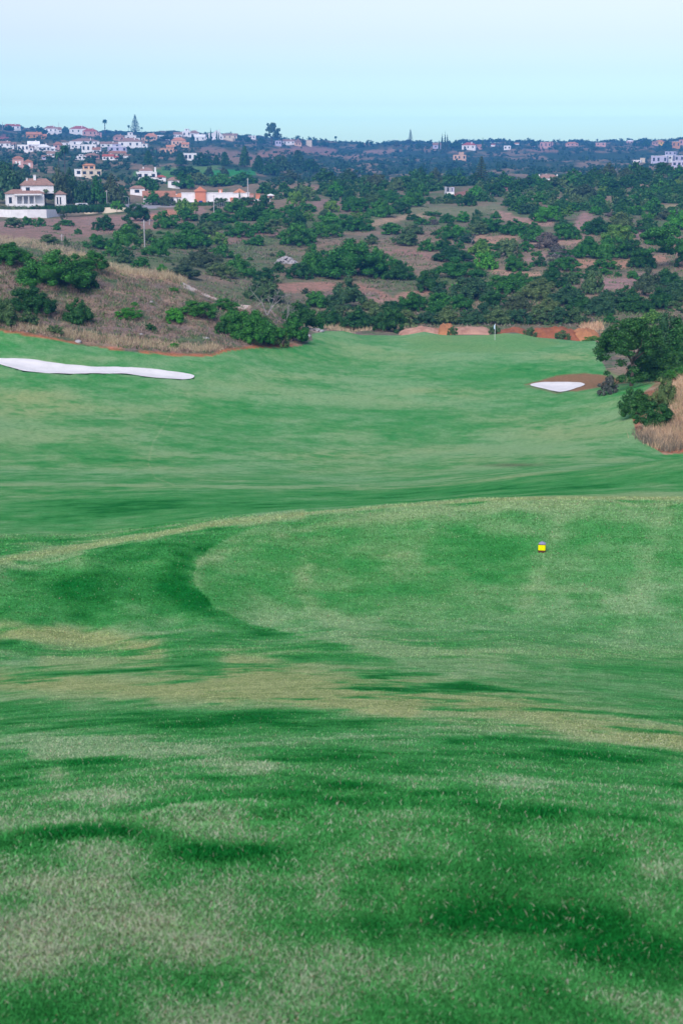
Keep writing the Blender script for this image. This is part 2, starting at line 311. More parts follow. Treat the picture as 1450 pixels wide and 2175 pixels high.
# ground: colour of the place from the mesh, grain from noise
m, n, b = nodes('ground'); tcn = n.nodes.new('ShaderNodeTexCoord').outputs['Object']
base = attr(n, 'tone').outputs['Color']; kd = attr(n, 'rough_ground').outputs['Fac']
fine = noise(n, 45, 3, .7, tcn); med = noise(n, 3.2, 5, .65, tcn); big = noise(n, .5, 5, .6, tcn)
t1 = ramp(n, fine, [(.30, (.52,.60,.52)), (.5, (1,1,1)), (.72, (1.5,1.36,1.45))])
t2 = ramp(n, med, [(.32, (.72,.80,.72)), (.5, (1,1,1)), (.70, (1.32,1.2,1.3))])
c = mixc(n, mixc(n, base, t1), t2)
t3 = ramp(n, noise(n, 13, 3, .65, tcn), [(.32, (.70,.80,.70)), (.5, (1,1,1)), (.68, (1.28,1.18,1.25))]); c = mixc(n, c, t3)
s1 = ramp(n, big, [(.35, (.72,.85,.72)), (.5, (1,1,1)), (.66, (1.25,1.12,1.1))])
s2 = ramp(n, med, [(.30, (.42,.55,.45)), (.48, (1,1,1)), (.68, (1.45,1.3,1.35))])
cs = mixc(n, mixc(n, base, s1), s2)
L(n, mixc(n, c, cs, kd, 'MIX'), b.inputs['Base Color']); b.inputs['Specular IOR Level'].default_value = .02
bump(n, b, fine, .02, .5); G_MAT = m
# leaves: colour varies leaf by leaf and plant by plant
def leaf_mat(name, lo, mid, hi, rough=.55):
    m, n, b = nodes(name)
    g = n.nodes.new('ShaderNodeNewGeometry').outputs['Random Per Island']; oi = n.nodes.new('ShaderNodeObjectInfo').outputs['Random']
    t = n.nodes.new('ShaderNodeTexCoord').outputs['Object']; f = noise(n, 7.0, 4, .65, t)
    k = mathn(n, 'ADD', mathn(n, 'MULTIPLY', g, .42), mathn(n, 'MULTIPLY', f, .62))
    c = ramp(n, k, [(.22, lo), (.55, mid), (.9, hi)])
    c = mixc(n, c, ramp(n, oi, [(0, (.72,.84,.80)), (.5, (1,1,1)), (1, (1.35,1.12,1.05))]))
    L(n, c, b.inputs['Base Color']); b.inputs['Roughness'].default_value = rough; b.inputs['Specular IOR Level'].default_value = .25
    return m
leaf_mat('leaf_green', (0.008,0.061,0.007), (0.032,0.160,0.020), (0.103,0.339,0.050))
leaf_mat('leaf_bright', (0.012,0.102,0.005), (0.047,0.244,0.018), (0.139,0.423,0.043))
leaf_mat('leaf_dark', (0.005,0.039,0.007), (0.020,0.100,0.018), (0.066,0.205,0.042))
leaf_mat('leaf_olive', (0.023,0.065,0.018), (0.080,0.154,0.050), (0.204,0.301,0.105))
leaf_mat('leaf_dry', (.035,.040,.040), (.110,.110,.100), (.230,.220,.200))
leaf_mat('leaf_lime', (0.026,0.102,0.010), (0.103,0.244,0.032), (0.262,0.423,0.077))
leaf_mat('leaf_blue', (0.008,0.041,0.014), (0.032,0.105,0.039), (0.095,0.205,0.078))
leaf_mat('leaf_spruce', (0.018,0.039,0.017), (0.058,0.102,0.043), (0.139,0.193,0.085))
leaf_mat('straw', (.30,.21,.13), (.50,.39,.25), (.70,.59,.44), .8)
leaf_mat('heath', (.150,.112,.090), (.260,.200,.160), (.38,.31,.25), .8)
simple('bark', (.13,.10,.085), .9, .25, 3, bump_d=.02); simple('dead_wood', (.36,.33,.33), .85, .15, 3)

def mesh_obj(name, V, Fc, mat=None, parent=None, colors=None, smooth=False, fl=None):
    """one mesh object from numpy vertices and equal-sized faces (or a list of faces)"""
    me = bpy.data.meshes.new(name); V = np.asarray(V, np.float32)
    if isinstance(Fc, np.ndarray):
        k = Fc.shape[1]; me.vertices.add(len(V)); me.vertices.foreach_set('co', V.ravel())
        me.loops.add(Fc.size); me.loops.foreach_set('vertex_index', Fc.astype(np.int32).ravel())
        me.polygons.add(len(Fc)); me.polygons.foreach_set('loop_start', np.arange(0, Fc.size, k, dtype=np.int32))
        me.update(calc_edges=True)
    else:
        me.from_pydata([tuple(map(float, v)) for v in V], [], [tuple(f) for f in Fc]); me.update()
    if smooth: me.polygons.foreach_set('use_smooth', np.ones(len(me.polygons), bool))
    if colors is not None:
        a = me.attributes.new('tone', 'FLOAT_COLOR', 'POINT'); a.data.foreach_set('color', np.c_[colors, np.ones(len(V))].astype(np.float32).ravel())
    if fl is not None:
        a = me.attributes.new('rough_ground', 'FLOAT', 'POINT'); a.data.foreach_set('value', fl.astype(np.float32))
    if mat is not None: me.materials.append(MATS[mat] if isinstance(mat, str) else mat)
    o = bpy.data.objects.new(name, me); COL.objects.link(o)
    if parent is not None: o.parent = parent
    return o
def tag(o, label=None, cat=None, group=None, kind=None):
    if label: o['label'] = label
    if cat: o['category'] = cat
    if group: o['group'] = group
    if kind: o['kind'] = kind
    return o
def empty(name, loc, rz=0.0):
    o = bpy.data.objects.new(name, None); o.empty_display_size = .2; COL.objects.link(o)
    o.location = loc; o.rotation_euler = (0, 0, rz); return o

# ------------------------------------------------------------------ the ground, one polar sheet cut into turf, scrubland and far hills
rr = [0.3]
while rr[-1] < 3300:
    r = rr[-1]; q = .03 if r < 2 else .010 if r < 60 else .006 if r < 232 else .008 if r < 700 else .012 if r < 2600 else .06
    rr.append(r * (1 + q))
rr = np.array(rr)
ua = np.r_[np.linspace(-math.pi, -.32, 44), np.linspace(-.31, -.262, 12), np.arange(-.26, .2601, .00085), np.linspace(.262, .31, 12), np.linspace(.32, math.pi, 44)]
NU, NR = len(ua), len(rr)
UU, RR = np.meshgrid(ua, rr); GX = (RR * np.sin(UU)).ravel(); GY = (RR * np.cos(UU)).ravel(); GZ = ground_z(GX, GY)
PX, PY = pix(GX, GY, GZ); PX = np.clip(PX, -300, 1750); RF = RR.ravel()
far_side = np.abs(UU.ravel()) > .6
ts = sdf(PX, np.minimum(PY, 5000), TURF_POLY, 1.6)
near_turf = (RF < 60) | far_side
turf = np.where(near_turf, 40, np.where(RF < 221, ts, -40)); turf = np.clip(turf, -40, 40)
turf = turf + np.where(near_turf, 0, 3.0 * (fbm(GX * .9, GY * .9, 88, 3) - .5))
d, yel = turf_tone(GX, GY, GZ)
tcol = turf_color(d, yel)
# scrubland colours
def lerp(a, b, f): return a + (np.asarray(b) - a) * f[:, None]
sn1 = fbm(GX / 9, GY / 14, 101, 5, .6); sn2 = fbm(GX / 3.5, GY / 5, 103, 4, .6); sn3 = fbm(GX / 30, GY / 45, 107, 3)
sc = np.tile(np.array((.180,.155,.112)), (len(GX), 1))
sc = lerp(sc, (.115,.155,.075), sstep(.38, .58, sn1)); sc = lerp(sc, (.255,.185,.135), sstep(.50, .66, sn3) * .8)
sc = lerp(sc, (.185,.135,.100), sstep(.58, .72, sn2) * .5)
far = sstep(650, 1000, RF); sc = lerp(sc, (.032,.075,.042), far * sstep(.66, .50, sn3) * .92)
CLEAR = [ # bare or straw-coloured openings in the scrub: polyline, half height in pixels, colour
 ([(600,612),(690,608),(760,612),(830,640)],11,(.28,.165,.125)),([(700,625),(790,630)],10,(.22,.15,.13)),([(850,630),(900,622),(920,600)],8,(.30,.18,.135)),
 ([(790,640),(870,640)],6,(.28,.18,.14)),([(800,538),(860,534),(930,548)],7,(.25,.155,.125)),([(620,505),(760,505),(860,500)],6,(.15,.14,.10)),
 ([(480,515),(520,505),(560,490),(600,500)],9,(.22,.145,.12)),([(0,498),(100,495),(200,488),(300,474),(380,462)],18,(.235,.155,.125)),([(0,480),(150,472),(300,466),(420,448)],12,(.25,.165,.14)),
 ([(330,462),(360,452),(400,455)],7,(.40,.19,.125)),([(780,478),(860,460),(940,450)],8,(.30,.22,.15)),([(820,452),(900,445),(1000,448),(1050,440)],10,(.16,.17,.10)),
 ([(1000,505),(1050,515),(1080,510)],11,(.32,.20,.14)),([(1060,455),(1100,470),(1160,474)],9,(.29,.19,.15)),([(1225,500),(1235,470),(1245,460)],9,(.26,.17,.15)),
 ([(1120,520),(1200,515),(1240,512)],7,(.30,.20,.15)),([(1120,560),(1150,545)],10,(.27,.18,.15)),([(1230,560),(1330,560),(1400,550)],11,(.32,.19,.13)),([(1280,605),(1340,600),(1380,590)],14,(.25,.165,.15)),
 ([(1270,628),(1330,624),(1380,628)],7,(.32,.20,.145)),([(1360,500),(1360,480)],8,(.24,.16,.15)),([(1050,575),(1100,582),(1140,585)],6,(.34,.22,.155)),([(1440,510),(1450,560)],9,(.27,.17,.14)),
 ([(1380,440),(1480,440)],5,(.26,.23,.13)),([(1060,405),(1090,400),(1110,395)],5,(.25,.13,.12)),([(970,415),(1000,405)],5,(.27,.13,.11)),([(1360,395),(1380,402)],4,(.28,.17,.13)),
 ([(560,330),(640,318),(700,322)],10,(.25,.155,.125)),([(440,322),(500,330),(540,340)],12,(.21,.15,.12)),([(740,335),(790,322),(850,320)],3,(.30,.19,.15)),([(1120,320),(1180,320)],3,(.25,.16,.13)),([(1290,318),(1380,312)],4,(.20,.16,.12)),
 ([(640,400),(700,398)],6,(.24,.165,.13)),([(500,405),(590,402)],8,(.18,.15,.11)),([(655,440),(690,430),(735,440)],7,(.22,.15,.13)),([(0,300),(12,292)],6,(.26,.10,.10)),
]
PYs = np.where(np.abs(UU.ravel()) > .27, -999, PY)
for pl, hw, cc in CLEAR:
    y0 = min(p[1] for p in pl) - 3 * hw; y1 = max(p[1] for p in pl) + 3 * hw
    k = (RF > 222) & (PYs > y0) & (PYs < y1)
    g = np.exp(-(seg_dist(PX[k], PYs[k] + 9 * (sn1[k] - .5), pl, 1.7) / (hw * 1.7)) ** 2)
    sc[k] = lerp(sc[k], tuple(1.15 * q_ for q_ in cc), sstep(.25, .7, g + .5 * (sn2[k] - .5)))
# (openings of the far hills stay as they are)
# the far golf course and the road by the villas
for poly, cc in (([(330,362),(345,354),(410,357),(450,356),(462,376),(440,382),(400,372),(350,378),(282,378),(285,364)],(.085,.215,.060)), ([(445,362),(480,360),(540,362),(545,372),(505,372),(470,380),(446,372)],(.040,.24,.060)), ([(395,353),(470,352),(460,360),(400,360)],(.12,.22,.08))):
    k = (RF > 700) & (RF < 1600) & (PYs > 340) & (PYs < 400); g = sstep(-1.5, 1.5, sdf(PX[k], PYs[k], poly, 1.5)); sc[k] = lerp(sc[k], cc, g)
for pl, hw, cc in (([(262,437),(330,437),(375,436),(430,431),(520,428)],3.2,(.34,.33,.36)), ([(283,441),(330,440)],2.2,(.36,.34,.38))):
    k = (RF > 380) & (RF < 700) & (PYs > 420) & (PYs < 450); g = sstep(1.3, .7, seg_dist(PX[k], PYs[k], pl, 1.5) / (hw * 1.5)); sc[k] = lerp(sc[k], cc, g)
# the knoll on the near side: heather ground, worn straw crest, chalk path, red foot
kn = (RF < 240) & (RF > 60); hn = fbm(GX / 2.2, GY / 3.0, 113, 4, .6)
kc = np.tile(np.array((.190,.150,.130)), (kn.sum(), 1)); kc = lerp(kc, (.105,.145,.080), sstep(.45, .62, hn[kn])); kc = lerp(kc, (.28,.21,.155), sstep(.55, .7, sn2[kn]))
crest = seg_dist(PX[kn], PY[kn], [(-300,500),(60,520),(210,563),(330,582),(430,600),(520,640)], 1.5); kc = lerp(kc, (.40,.28,.18), sstep(32, 8, crest + 14 * (hn[kn] - .5)))
pth = seg_dist(PX[kn], PY[kn], [(395,604),(440,622),(480,634),(520,650)], 1.5); kc = lerp(kc, (.60,.50,.44), sstep(15, 8, pth + 3 * (hn[kn] - .5)))
pth = seg_dist(PX[kn], PY[kn], [(640,688),(668,700),(690,707)], 1.5); kc = lerp(kc, (.36,.29,.24), sstep(12, 6, pth + 4 * (hn[kn] - .5)))
foot = -ts[kn] + 16 * (hn[kn] - .5); kc = lerp(kc, (.40,.150,.075), sstep(15, 3, foot) * (PX[kn] < 668) * sstep(.35, .5, fbm(PX[kn] / 60, PY[kn] * 0, 5, 2) + .12))
rb = sstep(1320, 1350, PX[kn]) * (PY[kn] > 780); kc = lerp(kc, (.34,.14,.075), rb * .8); kc = lerp(kc, (.36,.25,.17), rb * sstep(.48, .6, hn[kn]))
sc[kn] = kc
tk = sstep(-1.0, 1.0, turf)
col = tcol * tk[:, None] + sc * (1 - tk[:, None])
soil = sstep(-2, 4, sdf(PX, PY, SOIL2, 2.0) + 9 * (hn - .5)) * (RF > 100) * (RF < 200); col = lerp(col, (.30,.135,.085), soil * .85)
lip = sstep(-9, -3, sdf(PX, PY, BUNKER2, 1.6)) * sstep(814, 826, PY) * (RF > 100) * (RF < 200); col = lerp(col, (.20,.17,.09), lip * .6 * sstep(.4, .6, sn2))
worn = seg_dist(PX, PY, [(1290,790),(1320,805),(1380,810),(1395,818)], 1.5); col = lerp(col, (.24,.22,.12), sstep(12, 4, worn) * (RF > 90) * (RF < 200) * .6)
bare = np.exp(-((PX - 1090) / 60) ** 2 - ((PY - 988) / 4) ** 2) + .8 * np.exp(-((PX - 1080) / 130) ** 2 - ((PY - 1016) / 3) ** 2) * 0; col = lerp(col, (.10,.115,.06), bare * .7 * (RF > 60))
kind = 1 - tk
# sink the sand traps into the ground
s1 = sdf(PX, PY, BUNKER1, 2.0); s2 = sdf(PX, PY, BUNKER2, 2.0)
GZ = GZ - np.where((RF > 100) & (RF < 200), .25 * 1.3 * sstep(1.5, 7, np.maximum(s1, s2)), 0)
V = np.c_[GX, GY, GZ]
ii, jj = np.meshgrid(np.arange(NR - 1), np.arange(NU - 1), indexing='ij')
Q = np.stack([ii * NU + jj, ii * NU + jj + 1, (ii + 1) * NU + jj + 1, (ii + 1) * NU + jj], -1).reshape(-1, 4)[:, ::-1]
fr = RF[Q].mean(1); ft = turf[Q].mean(1); ff = np.abs(UU.ravel()[Q]).max(1)
region = np.where(fr > 700, 2, np.where((ft > 0) & (fr < 236), 0, 1))
# one shared set of normals, so that no seam shows where the three sheets meet
P00, P01, P10 = V[Q[:, 0]], V[Q[:, 1]], V[Q[:, 3]]
fn = np.cross(P01 - P00, P10 - P00); VN = np.zeros_like(V)
for k in range(4): 
    for a in range(3): VN[:, a] += np.bincount(Q[:, k], fn[:, a], len(V))
VN /= np.linalg.norm(VN, axis=1)[:, None] + 1e-12
VN *= np.sign(VN[:, 2:3] + 1e-9)
def sheet(name, q, label):
    us = np.unique(q); mp = np.full(len(V), -1); mp[us] = np.arange(len(us))
    o = mesh_obj(name, V[us], mp[q], G_MAT, colors=col[us], smooth=True, fl=kind[us])
    if o.data.polygons[0].normal.z < 0: o.data.flip_normals()
    o.data.normals_split_custom_set_from_vertices(VN[us].tolist())
    tag(o, label, None, None, 'structure'); return o
sheet('lawn', Q[region == 0], 'mown green and straw streaked turf of the tees, fairway and putting green')
sheet('terrain', Q[region == 1], 'dry scrubland ground of the knoll and the hillside beyond the fairway')
sheet('hills', Q[region == 2], 'far wooded hills on the horizon with villas on them')

def drape(name, poly, off, sub, mat, ys=1.0, dome=0.0, rmin=60):
    """a sheet lying on the ground inside a photo outline"""
    P = np.array(poly, float); x0, y0 = P.min(0); x1, y1 = P.max(0)
    nx = int((x1 - x0) / sub) + 2; ny = int((y1 - y0) / sub * 2) + 2
    # world outline from the pixels
    W = np.array([hit(a, b, rmin)[:2] for a, b in densify(poly, sub)])
    return W
def densify(poly, step):
    out = []
    for (a, b), (c, d) in zip(poly, poly[1:] + poly[:1]):
        k = max(1, int(math.hypot(c - a, d - b) / step))
        for i in range(k): out.append((a + (c - a) * i / k, b + (d - b) * i / k))
    return out
def smooth_closed(W, it=2):
    W = np.asarray(W)
    for _ in range(it): W = .5 * W + .25 * np.roll(W, 1, 0) + .25 * np.roll(W, -1, 0)
    return W
def sand(name, poly, rmin, label):
    out = [np.array(hit(a, b, rmin)[:2]) for a, b in densify(poly, 7)]
    W = smooth_closed(out, 2); W += (rng.rand(*W.shape) - .5) * .12
    step = .45; x0, y0 = W.min(0) - step; x1, y1 = W.max(0) + step
    gx = np.arange(x0, x1, step); gy = np.arange(y0, y1, step); A, B = np.meshgrid(gx, gy)
    ins = inpoly(A.ravel(), B.ravel(), [tuple(w) for w in W]) 
    dd = seg_dist(A.ravel(), B.ravel(), [tuple(w) for w in W] + [tuple(W[0])])
    pts = np.c_[A.ravel(), B.ravel()][ins & (dd > step * .6)]
    from mathutils.geometry import delaunay_2d_cdt
    from mathutils import Vector
    allp = np.r_[W, pts]; n0 = len(W)
    vs, _, fs, *_r = delaunay_2d_cdt([Vector(p) for p in allp], [(i, (i + 1) % n0) for i in range(n0)], [list(range(n0))], 1, 1e-4)
    vs = np.array([tuple(v) for v in vs]); dd = seg_dist(vs[:, 0], vs[:, 1], [tuple(w) for w in W] + [tuple(W[0])])
    z = ground_z(vs[:, 0], vs[:, 1]) + .03 - .16 * sstep(.3, 2.0, dd) + .05 * (fbm(vs[:, 0] * .8, vs[:, 1] * .8, 4, 3) - .5)
    o = mesh_obj(name, np.c_[vs, z], [list(f) for f in fs], 'sand', smooth=True)
    tag(o, label, 'sand bunker', 'sand bunkers beside the fairway'); return o
simple('sand', (.80,.77,.76), .95, .05, .9, .1, .01)
sand('sand_bunker', BUNKER1, 120, 'long wavy white sand bunker below the scrub knoll')
sand('sand_bunker', BUNKER2, 120, 'small white sand bunker with a bare red earth rim')

# ------------------------------------------------------------------ grass blades of the near turf
def blades(name, n, py0, py1, lab, size=1.0, seed=3):
    g = np.random.RandomState(seed)
    px = g.uniform(-330, 1780, n); py = g.uniform(py0, py1, n)
    u, t = ray(px, py)
    # solve the distance on the tabulated ground by marching
    rs = np.exp(np.linspace(math.log(1.9), math.log(40), 420)); r = np.full(n, np.nan)
    for i in range(0, n, 40000):
        s = slice(i, i + 40000); X = rs[:, None] * np.sin(u[s]); Y = rs[:, None] * np.cos(u[s])
        Z = gz_fast(X, Y) / rs[:, None] >= t[s]
        k = Z.argmax(0); r[s] = rs[k] * (1 + g.uniform(0, .007, len(k)))
    x = r * np.sin(u); y = r * np.cos(u); z = ground_z(x, y)
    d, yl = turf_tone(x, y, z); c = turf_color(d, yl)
    lush = sstep(.25, .0, d)
    near = 1 - sstep(3.0, 12, r)
    w = np.maximum(.0013 + .0006 * near, r * .00034) * size * g.uniform(.6, 1.3, n); h = np.maximum((.010 + .004 * near), r * .0008) * size * g.uniform(.45, 1.3, n) * (1 + .5 * lush * near)
    tuft = g.rand(n) < .006; h = np.where(tuft, h * 1.3, h)
    tone = g.uniform(-1, 1, n); dry = g.rand(n) < (.03 + (.30 + .35 * near) * sstep(.25, 1.0, d))
    lean = g.uniform(0, 2 * np.pi, n); amt = g.uniform(.25, 1.35, n) * h
    yaw = g.uniform(0, np.pi, n); wx, wy = np.cos(yaw) * w, np.sin(yaw) * w
    base = np.c_[x, y, z - .003]; lx, ly = np.cos(lean) * amt, np.sin(lean) * amt
    v0 = base - np.c_[wx, wy, 0 * w]; v1 = base + np.c_[wx, wy, 0 * w]
    mid = base + np.c_[lx * .35, ly * .35, h * .62]; v2 = mid + np.c_[wx, wy, 0 * w] * .75; v3 = mid - np.c_[wx, wy, 0 * w] * .75
    v4 = base + np.c_[lx, ly, h]
    V = np.stack([v0, v1, v2, v3, v4], 1).reshape(-1, 3)
    i5 = np.arange(n) * 5
    T = np.stack([np.c_[i5, i5 + 1, i5 + 2], np.c_[i5, i5 + 2, i5 + 3], np.c_[i5 + 3, i5 + 2, i5 + 4]], 1).reshape(-1, 3)
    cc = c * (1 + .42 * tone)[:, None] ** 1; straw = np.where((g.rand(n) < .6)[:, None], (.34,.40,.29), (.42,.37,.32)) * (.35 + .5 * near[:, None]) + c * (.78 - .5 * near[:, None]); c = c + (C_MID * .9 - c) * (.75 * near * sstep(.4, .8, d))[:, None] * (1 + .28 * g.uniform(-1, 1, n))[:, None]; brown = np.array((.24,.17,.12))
    cc = np.where(dry[:, None], np.where((g.rand(n) < .07)[:, None], brown, straw), cc)
    o = mesh_obj(name, V, T, 'blade', colors=np.repeat(np.clip(cc, 0, 1), 5, 0))
    tag(o, lab, None, None, 'stuff'); return o
def gz_fast(x, y):
    """ground without its small relief, enough to aim a blade"""
    r = np.hypot(x, y); u = np.arctan2(x, y); rc = np.clip(r, .5, 6999)
    gu = ((u - GU[0]) / (GU[1] - GU[0])).astype(int).clip(0, len(GU) - 2); gl = ((np.log(rc) - GL[0]) / (GL[1] - GL[0])).astype(int).clip(0, len(GL) - 2)
    return np.where(r < 2.2, -1.65, _T[gl, gu] * rc)
m, n, b = nodes('blade'); L(n, attr(n, 'tone').outputs['Color'], b.inputs['Base Color']); b.inputs['Roughness'].default_value = .7; b.inputs['Specular IOR Level'].default_value = .05
blades('grass', 760000, 1380, 2240, 'short turf grass blades with dry straw ends near the camera', .76, 3)
blades('grass', 240000, 1058, 1400, 'short mown grass blades of the tee and the slope before it', 1.0, 4)
WW, PW, EW, SW, CW, YW, LW, OW = 'white_wall', 'pink_wall', 'peach_wall', 'salmon_wall', 'cream_wall', 'yellow_wall', 'lavender_wall', 'orange_wall'
TR, BR, RR_, OR = 'tile_roof', 'brown_roof', 'red_roof', 'orange_roof'
H = [
 (16,275,26,8,WW,RR_,'gable','white house with red gable highest at the skyline edge'),(58,294,28,10,OW,OR,'gable','orange house among the dark skyline trees'),(94,281,26,10,WW,TR,'hip','pinkish white house left of the long red roofs'),(118,284,12,10,WW,TR,'gable','narrow white house joined behind the pinkish white one'),
 (148,284,34,12,WW,RR_,'hip','white house under the long red roof'),(176,288,28,11,PW,RR_,'hip','house almost all red roof on the skyline'),(0,312,20,9,WW,BR,'gable','white house at the picture edge, lower row'),(20,314,14,8,CW,BR,'gable','cream house next to the picture edge house'),
 (38,322,22,11,WW,WW,'flat','white flat roofed house, first of a stepped trio'),(60,322,22,15,WW,WW,'gable','tall white gabled house in the stepped trio'),(82,322,24,11,WW,WW,'hip','white house ending the stepped trio'),(116,318,16,11,PW,TR,'hip','pink cottage between the palms and the stepped trio'),
 (152,309,54,11,WW,BR,'hip','long white house with brown roof and many windows'),(150,317,24,6,WW,WW,'flat','low white house right below the long white one'),(174,324,28,13,WW,WW,'flat','white block house below the long brown roof'),(198,326,14,9,WW,TR,'gable','small white house beside the white block house'),
 (214,314,34,9,WW,BR,'gable','white house with grey brown gable facing sideways'),(232,324,34,9,LW,WW,'flat','lavender flat roofed house in shade'),(252,314,44,15,WW,BR,'hip','big white house with brown top storey'),(268,303,20,11,WW,WW,'flat','white tower block behind the big white house'),(290,313,16,9,CW,BR,'gable','cream house joined to the big white house'),
 (243,299,20,9,PW,BR,'hip','pink skyline house left of the white tower block'),(237,333,30,9,CW,TR,'gable','cream long house below the lavender one'),(262,337,10,7,WW,BR,'hip','tiny white house below the big white one'),(184,338,26,9,PW,BR,'hip','pale pink house with dim roof above the dark trees'),
 (100,334,24,9,WW,BR,'gable','white house with brown roof behind the short palm'),(166,340,16,6,WW,WW,'flat','low white terrace below the pale pink house'),(218,340,22,9,WW,RR_,'gable','white house with red roof near the cream long house'),(90,338,18,6,LW,BR,'gable','small lavender house among dark trees'),
 (308,299,24,12,EW,OR,'hip','peach two storey villa near the skyline'),(332,297,20,7,WW,BR,'flat','low white house beside the peach skyline villa'),(364,311,28,13,EW,OR,'hip','peach villa with orange roof in the middle of the hill'),(386,313,14,8,EW,OR,'gable','peach annex joined to the mid hill villa'),(342,326,24,8,EW,OR,'flat','low peach house under the mid hill villa'),(354,320,14,8,EW,OR,'gable','small peach house between two peach villas'),
 (390,342,26,13,WW,WW,'flat','white flat roofed house lowest at the hill foot'),(369,294,16,9,WW,BR,'gable','white cottage left of the three white skyline houses'),(387,291,18,9,WW,WW,'flat','white flat house on the skyline'),(404,292,18,11,WW,BR,'hip','white house with dark roof on the skyline'),(414,299,20,10,WW,WW,'gable','white gabled house with steep white roof'),
 (446,297,26,15,WW,WW,'gable_front','tall white gabled house behind the cypresses'),(440,294,10,8,WW,WW,'flat','white wing left of the tall gabled house'),(473,295,28,8,CW,BR,'gable','long cream house with brown roof right of the cypresses'),(528,296,14,5,WW,WW,'flat','small white house before the eucalyptus'),
 (602,308,22,8,WW,BR,'gable','white wing with brown roof right of the eucalyptus'),(626,309,13,11,EW,BR,'gable_front','peach gabled house joined to the white wing'),(650,310,11,8,CW,CW,'flat','cream cube cottage near the thin araucaria'),(585,309,12,7,LW,LW,'flat','small lavender cottage under the eucalyptus'),
 (919,316,18,11,LW,BR,'gable','lavender house left of the three poplars'),(980,319,28,13,WW,RR_,'hip','white house with red roof right of the dome tree'),(1009,318,15,9,PW,TR,'gable','pink cottage with cypress on the horizon'),(962,341,26,11,EW,OR,'flat','peach ruin like villa alone on the wooded slope'),(974,340,10,15,EW,OR,'flat','peach tower of the lone villa on the wooded slope'),
 (1042,311,8,4,WW,RR_,'gable','tiny white cottage left of the right-hand palm'),(1069,319,14,8,WW,WW,'flat','white block house below the horizon trees'),(1092,308,9,4,WW,OR,'gable','tiny white cottage with orange roof on the horizon'),(1146,315,22,11,PW,OR,'flat','salmon apartment house on the horizon'),(1165,310,8,8,PW,OR,'flat','slim salmon tower joined to the apartment house'),
 (1201,310,25,7,PW,OR,'hip','wide salmon house on the horizon'),(1264,310,20,6,PW,WW,'flat','faint pink house on the horizon'),(1329,306,14,6,PW,WW,'hip','pale pink house before the dark horizon trees'),(1384,308,12,6,PW,BR,'gable','pink house joined to the yellow one'),(1390,308,17,8,YW,OR,'hip','bright yellow house on the horizon'),
 (1426,314,16,12,OW,WW,'flat','orange apartment house on the horizon'),(1440,308,20,10,PW,OR,'flat','salmon house at the picture edge on the horizon'),(1411,330,22,7,LW,LW,'flat','highest lavender block of the modern villas'),(1343,349,16,7,WW,WW,'flat','low white villa left of the modern villas'),(1358,345,10,8,'cream_wall',CW,'flat','tan cube beside the low white villa'),
 (1381,348,32,15,LW,WW,'flat','wide modern villa with white slab roof'),(1406,341,20,9,WW,WW,'flat','middle white slab of the modern villas'),(1432,344,26,12,LW,WW,'flat','modern villa at the picture edge with white slab roof'),(1425,356,28,11,LW,WW,'flat','lowest of the modern villas at the picture edge'),
]
# ------------------------------------------------------------------ foliage shapes
def ico(sub=1):
    t = (1 + 5 ** .5) / 2
    v = [(-1,t,0),(1,t,0),(-1,-t,0),(1,-t,0),(0,-1,t),(0,1,t),(0,-1,-t),(0,1,-t),(t,0,-1),(t,0,1),(-t,0,-1),(-t,0,1)]
    f = [(0,11,5),(0,5,1),(0,1,7),(0,7,10),(0,10,11),(1,5,9),(5,11,4),(11,10,2),(10,7,6),(7,1,8),(3,9,4),(3,4,2),(3,2,6),(3,6,8),(3,8,9),(4,9,5),(2,4,11),(6,2,10),(8,6,7),(9,8,1)]
    v = [np.array(a) / np.linalg.norm(a) for a in v]
    for _ in range(sub):
        c = {}; nf = []
        def mid(a, b):
            k = (min(a, b), max(a, b))
            if k not in c: m = v[a] + v[b]; v.append(m / np.linalg.norm(m)); c[k] = len(v) - 1
            return c[k]
        for a, b, d in f: ab, bd, da = mid(a, b), mid(b, d), mid(d, a); nf += [(a, ab, da), (b, bd, ab), (d, da, bd), (ab, bd, da)]
        f = nf
    return np.array(v), np.array(f)
ICO_V, ICO_F = ico(1); ICO0_V, ICO0_F = ico(0)
